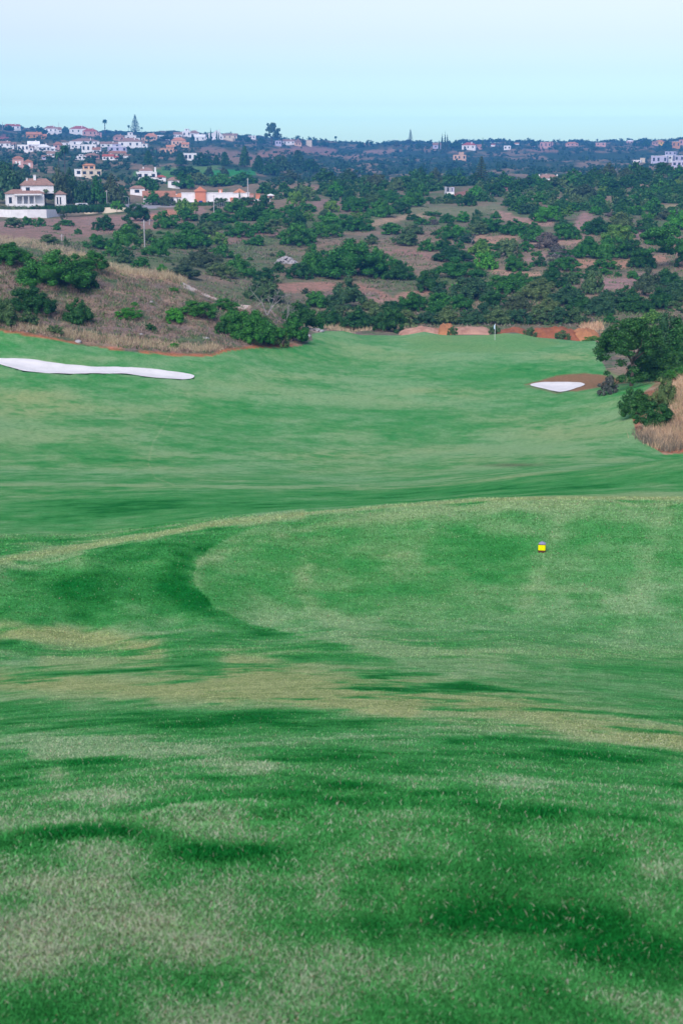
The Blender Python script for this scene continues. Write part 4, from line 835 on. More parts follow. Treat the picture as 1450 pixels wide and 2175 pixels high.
# ------------------------------------------------------------------ trees one can tell apart
VT = 'trees between the villas'
for px, py, w, h, mat, kd, lab, tk in [
 (24,432,74,96,U,'cloud','broad dark tree beside the white villa',.1),(4,400,60,70,D,'cloud','dark tree at the picture edge above the white villa',.1),(50,392,34,40,U,'cloud','dark tree between the pink villa and the white villa roof',.1),
 (128,432,50,84,S_,'cloud','tall feathery tree behind the white villa chimney',.12),(150,430,44,76,U,'cloud','tall dark feathery tree right of the white villa',.12),(178,436,44,66,U,'cloud','dark tree behind the parked white van',.12),(205,436,50,66,G,'cloud','dense green tree in front of the cream two tier villa',.12),(238,438,56,72,S_,'cloud','brownish dark tree beside the street lamp',.12),(262,432,30,46,D,'cloud','dark tree right behind the street lamp',.1),
 (97,437,54,44,O,'tree','rounded olive tree standing against the white villa',.25),(126,436,16,13,U,'dome','round clipped bush at the villa porch',.02),(249,455,24,30,B_,'tree','small bright green tree in front of the beige wall',.35),(82,460,30,26,S_,'open','thin tree before the white boundary wall',.5),(135,474,22,30,S_,'open','spindly tree at the joint of the white and beige walls',.4),
 (325,436,44,34,G,'cloud','dense round green tree at the end of the red roofed house',.1),(355,437,36,30,S_,'cloud','grey green tree hiding the red roofed house windows',.1),(393,455,44,40,M_,'cloud','bright yellow green tree before the salmon gatehouse hedge',.15),(417,462,36,40,M_,'open','open forked tree right of the bright yellow green one',.35),
 (310,408,60,40,G,'cloud','green tree before the brown roofed house',.1),(385,400,60,40,G,'cloud','green tree behind the red roofed house',.1),(395,374,70,26,D,'cloud','wide umbrella shaped dark tree on the golf course',.1),(445,374,20,26,S_,'cloud','grey round tree on the far golf green',.15),(420,392,70,30,O,'cloud','grey olive clump behind the gatehouse tower',.1),(470,396,60,34,G,'cloud','green clump behind the long white building',.1),(515,392,60,30,G,'cloud','green clump behind the salmon pyramid roof',.1),
 (475,375,24,24,S_,'cloud','grey tree on the second far golf green',.15),(520,356,28,42,D,'conifer','tall dark conifer beyond the far golf green',.05),(315,352,28,30,D,'conifer','dark conifer above the brown roofed house',.05),(430,352,46,30,D,'cloud','dark round tree above the golf course',.1),(478,352,26,28,D,'conifer','dark conifer between round tree and tall conifer',.05),(460,350,20,20,D,'conifer','small dark conifer next to the dark round tree',.05),
 (385,352,34,26,D,'conifer','dark conifer beneath the flat roofed white house',.05),(575,372,40,36,D,'cloud','dark tree behind the scrub, right of the golf greens',.1),(600,366,44,44,U,'cloud','tall blue dark tree in the woodland row',.1),(632,362,44,40,U,'conifer','pointed blue dark tree in the woodland row',.1),(660,366,40,36,D,'cloud','dark tree ending the woodland row',.1),(550,366,36,34,D,'conifer','pointed dark tree beginning the woodland row',.1),
 (615,384,50,26,S_,'cloud','brownish tree below the woodland row',.1),(690,388,60,34,D,'cloud','dark spreading tree on the ridge left of the saddle',.1),(740,392,60,36,U,'cloud','blue dark tree on the ridge above the saddle clearing',.1),(715,410,56,36,D,'cloud','dark dense tree at the saddle clearing',.1),(800,396,56,32,S_,'cloud','brown grey tree on the ridge by the white chimneys',.1),(775,392,40,26,U,'cloud','blue green tree between brown grey tree and saddle',.1),(845,396,44,24,D,'cloud','dark tree in front of the white chimneys',.1),
 (893,386,38,34,D,'cloud','dark tree right of the white chimneys',.1),(925,388,40,34,S_,'cloud','brown green tree left of the ridge araucaria',.1),(958,392,50,24,G,'cloud','green tree under the ridge cypresses',.1),(1080,398,60,26,G,'cloud','broad green tree right of the ridge araucaria',.1),(1120,396,50,24,D,'cloud','dark tree below the brown roofed cottage',.1),(1045,398,46,24,U,'cloud','blue green tree just behind the red clearing',.1),(1150,400,50,22,G,'cloud','green tree right below the brown roofed cottage',.1),
 (1215,392,50,36,G,'cloud','green tree right of the brown roofed cottage',.1),(1262,390,46,36,D,'cloud','dark tree on the ridge before the reddish tree',.1),(1290,382,40,40,S_,'cloud','reddish brown tree highest on the ridge',.1),(1330,388,44,36,S_,'cloud','grey brown tree between reddish tree and dark crown',.1),(1365,384,46,36,D,'cloud','dark green tree under the white modern villas',.1),(1408,374,42,36,D,'cloud','dark tree cutting into the white modern villas',.1),(1440,384,50,34,G,'cloud','green tree on the ridge at the picture edge',.1),
 (1300,412,60,34,D,'cloud','dark tree below the reddish ridge tree',.1),(1400,415,60,34,G,'cloud','green tree below the modern villas',.1),(1240,420,60,34,S_,'cloud','grey green tree with a pale limb on the ridge',.1),(1440,425,60,34,D,'cloud','dark tree second from the ridge at the picture edge',.1),
]:
    tree(px, py, w, h, mat, kd, lab, tk, rmin=300, group=VT)
SG = 'trees standing against the sky'
def far_tree(px, py, w, h, mat, kd, lab, name='tree', cat='tree', rmin=1300, **k): return tree(px, py, w, h, mat, kd, lab, .2, rmin=rmin, name=name, cat=cat, group=SG, **k)
far_tree(288,284,19,37,S_,'tiers','tall tiered araucaria above the white hill houses','araucaria_tree', tr=.03)
far_tree(871,306,10,29,S_,'tiers','lone slim araucaria on the bare middle horizon','araucaria_tree', tr=.04)
far_tree(643,310,6,18,S_,'tiers','small thin araucaria right of the cream horizon cottages','araucaria_tree', tr=.04)
tree(1021,392,32,56,S_,'tiers','big ragged araucaria on the scrub ridge',.2, rmin=300, name='araucaria_tree', group=VT, tr=.04)
far_tree(224,286,11,30,D,'palm','tall fan palm standing alone against the sky','palm_tree', tr=.05, bark='bark')
far_tree(713,306,7,15,D,'palm','small palm on the horizon right of the cream cottages','palm_tree', tr=.05)
far_tree(1053,312,9,16,D,'palm','palm on the horizon between the right-hand cottages','palm_tree', tr=.05)
far_tree(274,284,7,16,D,'palm','short palm just beside the tall tiered araucaria','palm_tree', tr=.03)
far_tree(302,284,6,13,D,'palm','short palm on the far side of the tiered araucaria','palm_tree', tr=.03)
tree(139,366,24,56,D,'palm','tall palm with thin trunk among the hill houses',.2, r=820, name='palm_tree', group=VT, tr=.022)
tree(126,364,20,40,D,'palm','shorter palm beside the tall thin trunked one',.2, r=840, name='palm_tree', group=VT, tr=.025)
far_tree(577,308,36,46,O,'tree','airy eucalyptus rising high above the horizon','eucalyptus_tree', tr=.03, fine=1.0)
far_tree(596,308,10,24,S_,'open','small eucalyptus beside the airy tall one','eucalyptus_tree')
far_tree(556,308,22,18,D,'cloud','dark round tree at the foot of the eucalyptus')
for k, (px, h, w, l) in enumerate([(442,14,4,'short cypress before the white hilltop house'),(448,21,4,'tallest cypress before the white hilltop house'),(461,17,4,'cypress right behind the white hilltop house'),(465,14,3,'last and thinnest cypress by the white hilltop house'),(932,12,4,'short dark cypress beside the lavender house'),(1024,16,4,'cypress beside the pink horizon cottage')]):
    far_tree(px, 303 if px < 500 else 318, w, h + 6, D, 'column', l, 'cypress_tree', 'cypress')
for px, h, w, l in [(938,32,5,'first of three tall poplars on the horizon'),(944,36,4,'tallest of three poplars on the horizon'),(949,33,5,'last of three tall poplars on the horizon')]:
    far_tree(px, 322, w, h, S_, 'column', l, 'poplar_tree', 'poplar')
far_tree(966,316,28,18,D,'cloud','dome shaped dark tree right of the three poplars')
far_tree(508,300,14,14,D,'cloud','dark tree after the brown roofed row of houses'); far_tree(528,304,16,16,D,'cloud','dark tree before the white horizon cottage')
far_tree(90,284,26,14,D,'cloud','dark tree between red gable and white cottage'); far_tree(20,278,22,14,D,'cloud','dark tree below the skyline red gable'); far_tree(140,280,18,12,D,'cloud','dark tree left of the long red roofs')
far_tree(1086,312,12,12,D,'cloud','dark tree beside the white horizon cottage'); far_tree(1132,311,16,14,D,'cloud','dark tree left of the salmon apartments'); far_tree(1346,310,9,14,D,'cloud','dark tree beside the pale pink house')
far_tree(1371,312,18,16,D,'cloud','dark tree left of the yellow house'); far_tree(1415,316,22,18,D,'cloud','dark tree between yellow and orange houses'); far_tree(1356,312,12,10,D,'cloud','small dark tree left of the yellow house')
far_tree(1320,311,5,9,D,'conifer','tiny conifer on the horizon before the pink house'); far_tree(765,316,20,14,D,'cloud','dark tree on the horizon above the dirt track'); far_tree(842,312,14,12,S_,'cloud','grey tree left of the slim araucaria'); far_tree(888,314,14,12,D,'cloud','dark tree right of the slim araucaria'); far_tree(688,312,22,12,D,'cloud','dark tree left of the small horizon palm')
far_tree(410,298,10,12,D,'cloud','dark tree beside the white gabled hill house'); far_tree(350,298,34,12,D,'cloud','dark grove behind the peach villa'); far_tree(315,300,14,12,D,'cloud','dark tree left of the peach villa')
# cypresses of the long white building
for px, py, h, l in [(372,424,20,'cypress at the corner of the red roofed house'),(480,432,25,'slim cypress against the long white wall'),(509,430,24,'slim cypress before the salmon garages')]:
    tree(px, py, 4, h, D, 'column', l, .1, rmin=450, name='cypress_tree', cat='cypress', group=VT)

# ------------------------------------------------------------------ the far woods, one mass of crowns
FAR_SHAPES, MID_SHAPES = [], []
def woods(name, n, region, lab, mats_, seed, size, rmin=620, nl=46, clr=True):
    g = np.random.RandomState(seed); Vs, Ts, o = [], [], 0
    PP = []
    while len(PP) < n:
        px = g.uniform(-80, 1530); py = g.uniform(268, 470)
        if region(px, py, g): PP.append((px, py))
    HH = hits([p[0] for p in PP], [p[1] for p in PP], rmin)
    for (px, py), (x, y, z, r) in zip(PP, HH):
        if in_clear(px, py) and (py < 345 or not clr): 
            if g.rand() < .9: continue
        if 335 < py < 385 and 282 < px < 548 and inpoly(np.array([px]), np.array([py]), [(285,352),(548,350),(548,386),(282,384)])[0] and g.rand() < .95: continue
        if any(h_[0] - 3 < px < h_[0] + h_[2] + 3 and h_[1] - 2 < py < h_[1] + 9 for h_ in H) and g.rand() < .75: continue
        s = size(r, g)
        if not FAR_SHAPES:
            for q in range(8):
                gg = np.random.RandomState(q); lb = [(0, 0, .42, .34, .34, .42)] + [(gg.uniform(-.34, .34), gg.uniform(-.34, .34), gg.uniform(.25, .85), gg.uniform(.12, .22), gg.uniform(.12, .22), gg.uniform(.12, .22)) for _ in range(6)]; FAR_SHAPES.append(leaves(gg, lb, 75, .085, .7, True))
            for q in range(5): MID_SHAPES.append(shape(('cloud', 'dome')[q % 2], 30 + q, .42))
        V, T = (MID_SHAPES[g.randint(5)] if nl > 100 else FAR_SHAPES[g.randint(8)])
        a_ = g.uniform(0, 6.28); V = V @ np.array([[math.cos(a_), math.sin(a_), 0], [-math.sin(a_), math.cos(a_), 0], [0, 0, 1]])
        V = V * (s * g.uniform(.9, 1.5), s, s * g.uniform(.6, 1.25)) + (x, y, z - .12 * s); Vs.append(V); Ts.append(T + o); o += len(V)
    ob = mesh_obj(name, np.concatenate(Vs), np.concatenate(Ts), mats_); tag(ob, lab, None, None, 'stuff'); return ob
def reg_far(px, py, g): return py < np.interp(px, [0, 300, 500, 700, 1450], [345, 345, 345, 375, 372]) 
def reg_mid(px, py, g): return py > np.interp(px, [0, 300, 700, 1450], [330, 330, 352, 362]) and py < np.interp(px, [0, 260, 300, 450, 560, 700, 760, 1450], [430, 425, 400, 396, 408, 398, 400, 392])
leaf_mat('leaf_wood', (.004,.030,.018), (.018,.078,.038), (.055,.150,.075)); leaf_mat('leaf_wood_grey', (.040,.070,.055), (.070,.110,.085), (.115,.150,.120))
woods('woodland', 4300, reg_far, 'dark mass of woodland covering the far hills', 'leaf_wood', 5, lambda r, g: g.uniform(.6, 1.25) * r * .0026)
woods('woodland', 900, reg_far, 'paler grey green woodland scattered over the far hills', 'leaf_wood_grey', 6, lambda r, g: g.uniform(.6, 1.2) * r * .0024)
woods('woodland', 1000, reg_mid, 'woodland filling the valley behind the scrub ridge', 'leaf_wood', 8, lambda r, g: g.uniform(.6, 1.2) * r * .0048)

def reg_ridge(px, py, g):
    lo = np.interp(px, [430, 700, 760, 1450], [412, 396, 388, 380]); hi = np.interp(px, [430, 700, 1000, 1240, 1450], [424, 430, 446, 470, 482])
    return px > 560 and lo < py < hi and not any(a <= px <= c and b <= py <= d for a, b, c, d in KEEP) and g.rand() < 1.25 - (py - lo) / (hi - lo)
woods('thicket', 300, reg_ridge, 'close dark thicket of small trees along the scrub ridge', 'leaf_dark', 18, lambda r, g: g.uniform(.6, 1.3) * r * .0085, 300, 170, False)
woods('thicket', 170, reg_ridge, 'paler grey green thicket along the scrub ridge', 'leaf_olive', 19, lambda r, g: g.uniform(.6, 1.2) * r * .0075, 300, 170, False)
# ------------------------------------------------------------------ low growth as masses
def tufts(name, pts, mat, lab, hgt, wid, per, seed, spread=.25, lean=.35):
    """upright tufts of stalks at ground points"""
    g = np.random.RandomState(seed); pts = np.asarray(pts); n = len(pts) * per
    c = np.repeat(pts, per, 0) + np.c_[g.normal(0, spread, (n, 2)), np.zeros(n)]; c[:, 2] = ground_z(c[:, 0], c[:, 1]) - .02
    h = hgt * g.uniform(.5, 1.25, n) * np.repeat(g.uniform(.6, 1.3, len(pts)), per); yw = g.uniform(0, 6.28, n); w = wid * g.uniform(.6, 1.4, n)
    a = np.c_[np.cos(yw) * w, np.sin(yw) * w, 0 * w]; ln = np.c_[g.normal(0, lean, (n, 2)) * h[:, None], h]
    V = np.stack([c - a, c + a, c + ln], 1).reshape(-1, 3); T = np.arange(n * 3).reshape(-1, 3)
    o = mesh_obj(name, V, T, mat); tag(o, lab, None, None, 'stuff'); return o
def pts_in(poly, n, rmin, seed):
    g = np.random.RandomState(seed); out = []; P = np.array(poly); 
    while len(out) < n:
        a, b = g.uniform(P[:, 0].min(), P[:, 0].max()), g.uniform(P[:, 1].min(), P[:, 1].max())
        if inpoly(np.array([a]), np.array([b]), poly)[0]: out.append((a, b))
    out = np.array(out); return hits(out[:, 0], out[:, 1], rmin)[:, :3]
KNOLL = [(-40,520),(60,522),(210,566),(330,586),(430,604),(560,655),(640,690),(655,715),(600,733),(480,742),(440,752),(380,752),(250,740),(150,724),(60,708),(-40,698)]
tufts('undergrowth', pts_in(KNOLL, 1500, 120, 1), 'heath', 'mauve brown heather tufts covering the knoll', .42, .045, 16, 1, .30, .6)
tufts('undergrowth', pts_in(KNOLL, 800, 120, 2), 'leaf_olive', 'grey green low plants growing over the knoll', .38, .05, 14, 2, .28, .7)
CRESTP = [(-40,498),(60,505),(220,560),(330,575),(400,586),(392,598),(330,594),(200,570),(60,530),(-40,528)]
tufts('dry_grass', pts_in(CRESTP, 620, 120, 3), 'straw', 'straw coloured grass along the knoll crest', .75, .03, 22, 3, .35, .25)
EDGE = [(20,700),(60,706),(150,722),(250,737),(380,748),(470,745),(470,735),(380,738),(250,722),(150,706),(60,690),(20,684)]
tufts('dry_grass', pts_in(EDGE, 420, 120, 4), 'straw', 'straw and brown grass fringe above the turf edge', .5, .03, 18, 4, .3, .3)
BANK = [(1356,925),(1385,915),(1430,905),(1440,850),(1432,815),(1460,800),(1560,790),(1560,962),(1450,958),(1410,960),(1376,945)]
tufts('dry_grass', pts_in(BANK, 620, 75, 5), 'straw', 'tall pale straw grass covering the bank', .62, .014, 34, 5, .36, .5)
tufts('undergrowth', pts_in(BANK, 170, 75, 7), 'heath', 'mauve brown stems among the straw grass of the bank', .6, .016, 26, 7, .3, .5)
tufts('undergrowth', pts_in(BANK, 90, 75, 8), 'leaf_olive', 'grey green weeds among the straw grass of the bank', .5, .02, 26, 8, .3, .6)
tufts('undergrowth', pts_in([(1350,925),(1390,925),(1440,940),(1450,960),(1410,962),(1370,945)], 130, 75, 6), 'heath', 'purple brown weeds at the foot of the straw bank', .5, .02, 24, 6, .22, .5)
MID = [(560,610),(640,520),(700,498),(880,490),(960,520),(900,600),(850,640),(790,650),(700,600)]
def scat(n, seed, lo, hi, x0=440, x1=1470):
    g = np.random.RandomState(seed); out = []
    while len(out) < n:
        a, b = g.uniform(x0, x1), g.uniform(lo, hi)
        if in_clear(a, b) and g.rand() < .75: continue
        out.append((a, b))
    out = np.array(out); return hits(out[:, 0], out[:, 1], 225)[:, :3]
tufts('undergrowth', scat(1500, 11, 440, 700), 'leaf_olive', 'grey green ground cover over the whole hillside', .55, .12, 14, 11, .9, .8)
tufts('undergrowth', scat(1300, 12, 480, 700), 'heath', 'mauve brown ground cover over the whole hillside', .5, .11, 14, 12, .9, .8)
tufts('undergrowth', scat(500, 13, 470, 560, 60, 500), 'leaf_olive', 'grey green weeds in the field below the walls', .5, .10, 12, 13, .8, .8)
tufts('dry_grass', pts_in([(690,700),(700,690),(760,690),(850,697),(855,704),(700,704)], 200, 212, 14), 'straw', 'straw grass strip behind the fairway end', .7, .04, 16, 14, .5, .3)
tufts('dry_grass', pts_in([(1230,690),(1275,690),(1275,712),(1240,708)], 60, 212, 15), 'straw', 'straw grass between the carob and the earth mounds', .8, .04, 16, 15, .4, .3)

# ------------------------------------------------------------------ dead branches
def dead(px, py, w, h, lab, r, seed):
    g = np.random.RandomState(seed); x, y, z, r = at(px, r, py); s = r / F; parts = []
    def grow(p, d, L_, rad, lv):
        q = p + d * L_ * .5 + g.normal(0, .05, 3) * L_; e = q + (d + g.normal(0, .25, 3)) * L_ * .5; parts.append(tube([p, q, e], [rad, rad * .75, rad * .5], 5))
        if lv:
            for _ in range(3): dd = d + g.normal(0, .55, 3); dd /= np.linalg.norm(dd); grow(q if g.rand() < .4 else e, dd, L_ * .68, rad * .5, lv - 1)
    for _ in range(3): d = np.array((g.normal(0, .5), g.normal(0, .3), 1.)); d /= np.linalg.norm(d); grow(np.zeros(3), d, .42, .016, 3)
    V, T = join(parts); V = V * (w * s, w * s, h * s); o = mesh_obj('dead_tree', V, T, 'dead_wood'); o.location = (x, y, z)
    tag(o, lab, 'dead tree', 'bare dead trees'); return o
dead(568,716,70,92,'bare pale dead branches sticking out above the big end thicket', 196, 2); dead(607,716,46,56,'smaller bare dead branch right of the bigger dead branches', 193, 5)
dead(1410,700,90,60,'bare grey branches above the dark thicket behind the carob', 205, 7); dead(1178,575,44,46,'leafless grey bush on the open tan slope', 340, 9); dead(188,470,14,16,'small leafless bush below the beige wall', 440, 10); dead(1000,505,30,26,'leafless bush among the green mid slope shrubs', 400, 12)
# ------------------------------------------------------------------ things people built
simple('white_wall', (.86,.84,.86), .8, .05, .6, .2, stain=(.74,.72,.74)); simple('pink_wall', (.62,.36,.33), .8, .07, .6); simple('peach_wall', (.72,.46,.32), .8, .07, .6); simple('salmon_wall', (.66,.25,.15), .8, .07, .6)
simple('cream_wall', (.70,.60,.48), .8, .07, .6); simple('yellow_wall', (.80,.48,.08), .8, .05, .6); simple('lavender_wall', (.52,.50,.66), .8, .07, .6); simple('orange_wall', (.62,.30,.14), .8, .07, .6)
simple('tile_roof', (.42,.20,.14), .85, .16, 1.2, bump_d=.03); simple('brown_roof', (.36,.22,.18), .85, .16, 1.2, bump_d=.03); simple('red_roof', (.46,.12,.09), .85, .16, 1.2); simple('orange_roof', (.60,.26,.15), .85, .12, 1.2)
simple('grey_metal', (.40,.41,.46), .5, .12, 2, .4, metal=.2); simple('concrete', (.45,.43,.45), .9, .08, 2); simple('blue_door', (.02,.06,.30), .5, .08, 3); simple('orange_door', (.55,.20,.06), .6, .08, 3)
simple('stone', (.42,.40,.42), .9, .18, 1.3, bump_d=.03); simple('pink_earth', (.52,.30,.22), .95, .12, .7, .1, bump_d=.05, stain=(.34,.17,.12)); simple('orange_earth', (.46,.21,.10), .95, .12, .7, .1, bump_d=.05); simple('red_earth', (.34,.125,.065), .95, .14, .7, .1, bump_d=.05)
m, n, b = nodes('window_glass'); b.inputs['Base Color'].default_value = (.035, .045, .07, 1); b.inputs['Roughness'].default_value = .12; b.inputs['Specular IOR Level'].default_value = .6
m, n, b = nodes('car_paint_dark'); b.inputs['Base Color'].default_value = (.04, .035, .05, 1); b.inputs['Roughness'].default_value = .3; b.inputs['Specular IOR Level'].default_value = .5
m, n, b = nodes('car_paint_white'); b.inputs['Base Color'].default_value = (.7, .7, .74, 1); b.inputs['Roughness'].default_value = .3; b.inputs['Specular IOR Level'].default_value = .5
m, n, b = nodes('rubber'); b.inputs['Base Color'].default_value = (.02, .02, .02, 1)
def box(x0, x1, y0, y1, z0, z1):
    V = np.array([(x, y, z) for z in (z0, z1) for y in (y0, y1) for x in (x0, x1)], float)
    Fc = [(0, 2, 3, 1), (4, 5, 7, 6), (0, 1, 5, 4), (2, 6, 7, 3), (0, 4, 6, 2), (1, 3, 7, 5)]
    return V, Fc
def jn(parts):
    V, Fc, o = [], [], 0
    for v, f in parts: V += [tuple(a) for a in v]; Fc += [tuple(i + o for i in q) for q in f]; o += len(v)
    return V, Fc
def roof_mesh(x0, x1, y0, y1, z, h, kind, ov=.35, th=.14):
    x0 -= ov; x1 += ov; y0 -= ov; y1 += ov; cx, cy_ = (x0 + x1) / 2, (y0 + y1) / 2; wx, wy = (x1 - x0) / 2, (y1 - y0) / 2
    if kind == 'pyramid' or (kind == 'hip' and abs(wx - wy) < .6): top = [(cx, cy_, z + h)] ; base = [(x0, y0), (x1, y0), (x1, y1), (x0, y1)]; V = [(a, b, z) for a, b in base] + [(a, b, z - th) for a, b in base] + top; Fc = [(0, 1, 8), (1, 2, 8), (2, 3, 8), (3, 0, 8)]
    elif kind == 'hip':
        if wx > wy: t = [(x0 + wy, cy_), (x1 - wy, cy_)]
        else: t = [(cx, y0 + wx), (cx, y1 - wx)]
        base = [(x0, y0), (x1, y0), (x1, y1), (x0, y1)]; V = [(a, b, z) for a, b in base] + [(a, b, z - th) for a, b in base] + [(a, b, z + h) for a, b in t]
        Fc = [(0, 1, 9, 8), (1, 2, 9), (2, 3, 8, 9), (3, 0, 8)] if wx > wy else [(0, 1, 8), (1, 2, 9, 8), (2, 3, 9), (3, 0, 8, 9)]
    elif kind == 'gable_front':   # ridge runs away from the camera
        base = [(x0, y0), (x1, y0), (x1, y1), (x0, y1)]; V = [(a, b, z) for a, b in base] + [(a, b, z - th) for a, b in base] + [(cx, y0, z + h), (cx, y1, z + h)]; Fc = [(1, 2, 9, 8), (3, 0, 8, 9), (0, 1, 8), (2, 3, 9)]
    else:
        base = [(x0, y0), (x1, y0), (x1, y1), (x0, y1)]; V = [(a, b, z) for a, b in base] + [(a, b, z - th) for a, b in base] + [(x0, cy_, z + h), (x1, cy_, z + h)]; Fc = [(0, 1, 9, 8), (2, 3, 8, 9), (1, 2, 9), (3, 0, 8)]
    Fc += [(4, 5, 1, 0), (5, 6, 2, 1), (6, 7, 3, 2), (7, 4, 0, 3), (7, 6, 5, 4)]
    return V, Fc
def house(px, py, r, blocks, lab, name='house', cat='house', yaw=0.0, group='houses of the village', rmin=600, s_=None, wall='white_wall', roof='tile_roof', z=None, chim=None, extra=None):
    """blocks in photo pixels from the house's own left: (x0, x1, depth px, z0, z1, roof kind, roof height px, wall, roof material, windows)"""
    x, y, zz, r = at(px, r, py) if r else hit(px, py, rmin)
    s = r / F; e = empty(name, (x, y, zz if z is None else z), yaw - math.atan2(x, y)); tag(e, lab, cat, group)
    g = np.random.RandomState(int(px * 7 + py))
    for k, bl in enumerate(blocks):
        x0, x1, dp, z0, z1, rk, rh, wm, rm, wins = bl[:10]; y0 = (bl[10] if len(bl) > 10 else 0.002 * k) * s * 1.0
        a, b_, d_, c0, c1 = x0 * s, x1 * s, dp * s, z0 * s, z1 * s
        V, Fc = box(a, b_, y0, y0 + d_, (c0 - 3.0) if z0 <= 0 else c0, c1); mesh_obj('wall', V, Fc, wm or wall, e)
        if rk == 'flat':
            V, Fc = jn([box(a - .12, b_ + .12, y0 - .12, y0 + d_ + .12, c1 + .003, c1 + .25)]); mesh_obj('roof', V, Fc, rm or (wm or wall), e)
        elif rk: V, Fc = roof_mesh(a, b_, y0, y0 + d_, c1 + .15, rh * s, rk); mesh_obj('roof', V, Fc, rm or roof, e)
        if isinstance(wins, int):
            for i in range(wins):
                wx = a + (b_ - a) * (i + .5) / wins + g.uniform(-.05, .05) * (b_ - a); ww = min(.9, (b_ - a) / wins * .28); hh = (c1 - max(c0, 0))
                zb = max(c0, 0) + hh * .34; zt = max(c0, 0) + hh * .76
                window(e, wx - ww, wx + ww, zb, zt, y0)
        else:
            for (p0, p1, q0, q1, mt) in wins: window(e, p0 * s, p1 * s, q0 * s, q1 * s, y0, mt)
    if chim:
        for cx, c0, c1, cw in chim: V, Fc = jn([box((cx - cw) * s, (cx + cw) * s, 2.5, 2.5 + 2 * cw * s, c0 * s, c1 * s), box((cx - cw) * s - .12, (cx + cw) * s + .12, 2.38, 2.62 + 2 * cw * s, c1 * s + .003, c1 * s + .16)]); mesh_obj('chimney', V, Fc, wall, e)
    return e
def window(e, x0, x1, z0, z1, y, mt='window_glass'):
    nm = 'window' if mt in ('window_glass',) else 'door'
    V, Fc = jn([box(x0 - .08, x1 + .08, y - .05, y + .02, z1 + .001, z1 + .09), box(x0 - .08, x1 + .08, y - .09, y + .02, z0 - .09, z0 - .001), box(x0, x1, y - .025, y + .02, z0, z1)])
    return mesh_obj(nm, V, Fc, mt, e)
VG = 'villas below the hill'
# the white two-storey villa
v = house(16, 438, None, [(0,75,26,0,24,'hip',8,WW,BR,[(4,10,6,17,'window_glass')]), (33,96,24,24.2,40,'hip',13,WW,BR,[(40,48,28,36,'window_glass')],8), (99,120,20,0,22,'hip',7,WW,BR,[(101,104,3,16,'window_glass'),(107,110,3,16,'window_glass')],6)], 'large white two storey villa with brown hip roofs and columned porch', 'white_villa', 'villa', rmin=300, group=VG, yaw=.12, chim=[(44,48,54,1.3),(60,50,60,2.3)])
s = hit(16, 438, 300)[3] / F
for k, c in enumerate((18, 31, 42.5, 54)): V, Fc = box((c - .8) * s, (c + .8) * s, -1.9, -1.5, -1, 21 * s); mesh_obj('column', V, Fc, WW, v)
V, Fc = jn([box(15 * s, 68 * s, -2.4, -.003, 21.2 * s, 24 * s), box(15 * s, 70 * s, -2.6, -2.4, -2, 4.5 * s)]); mesh_obj('porch', V, Fc, WW, v)
V, Fc = jn([box(p * s, q * s, -.03, .05, 3 * s, 18 * s) for p, q in ((20, 29), (33, 41), (44, 52))]); mesh_obj('window', V, Fc, 'grey_metal', v)
house(28, 360, None, [(0,22,16,0,20,'hip',5,PW,TR,[(5,9,8,15,WW),(12,16,8,15,WW)]),(22,40,14,0,14,'hip',5,PW,TR,[(31,35,4,11,WW)],1)], 'pink two storey villa with white window surrounds', 'pink_villa', 'villa', rmin=500, group=VG, wall=PW)
house(159, 374, None, [(0,16,14,0,13,'flat',0,WW,None,1,3),(14,54,18,0,12,'flat',0,CW,None,3),(17,42,12,12.2,21,'hip',3,EW,OR,2,4)], 'cream two tier villa with orange roof among dark trees', 'cream_villa', 'villa', rmin=500, group=VG, wall=CW)
house(290, 381, None, [(0,42,22,0,14,'flat',0,WW,None,3),(6,34,16,14.2,17,'hip',6,WW,BR,0,5),(36,60,14,-4,4,'hip',4,WW,RR_,1,1)], 'white house with dark brown roof and square chimney', 'house', 'house', rmin=500, group=VG, chim=[(15,16,24,1.4),(39,13,24,1.7)])
house(357, 398, None, [(0,24,16,0,14,'hip',6,WW,BR,1)], 'small white house with brown hip roof beyond the red roof', 'house', 'house', rmin=500, group=VG)
house(277, 414, None, [(0,30,16,0,12,'hip',5,WW,BR,1)], 'low white house with brown roof behind the street lamp', 'house', 'house', rmin=450, group=VG)
house(305, 434, None, [(0,65,16,0,14,'gable',12,WW,TR,5)], 'long white house with wide terracotta roof', 'house', 'house', rmin=450, group=VG, wall=WW)
house(372, 431, None, [(0,34,14,0,11,'hip',7,WW,OR,[(4,6,2,9,'window_glass'),(20,24,0,9,'orange_door'),(26,29,0,9,'orange_door')]),(0,28,8,10,16,'flat',0,WW,None,0,8)], 'small white house with salmon roof and orange doors', 'house', 'house', rmin=450, group=VG)
# the salmon gatehouse and its long white building
lb = house(386, 431, 545, [(0,30,14,0,24,'flat',0,WW,None,0,6),(28,50,22,0,28,'gable_front',9,SW,SW,[(35.5,42.5,0,9,'blue_door')],-2.5),(50,140,18,0,24,'flat',0,WW,None,[(54,56.5,3,8,'window_glass')],2),(100,144,12,0,14,'flat',0,SW,OR,[(112,116,0,7,'window_glass')],-2),(76.5,84.5,8,24.3,31,'flat',0,SW,OR,[(79,81,25.5,30,WW)],6),(109,131,16,24.3,25,'pyramid',8,SW,OR,0,3)], 'long white building with salmon gabled gatehouse and blue door', 'white_building', 'building', group=VG)
house(530, 428, 552, [(0,9,6,0,14,'flat',0,PW,OR,0),(13,22,6,0,14,'flat',0,SW,OR,0)], 'pair of salmon gate pillars beside the metal gate', 'gate_pillar', 'gate pillars', group=VG)
house(568, 424, 560, [(0,13,8,0,9,'hip',3,PW,WW,1)], 'tiny pink and white shed beyond the gate pillars', 'shed', 'shed', group=VG)
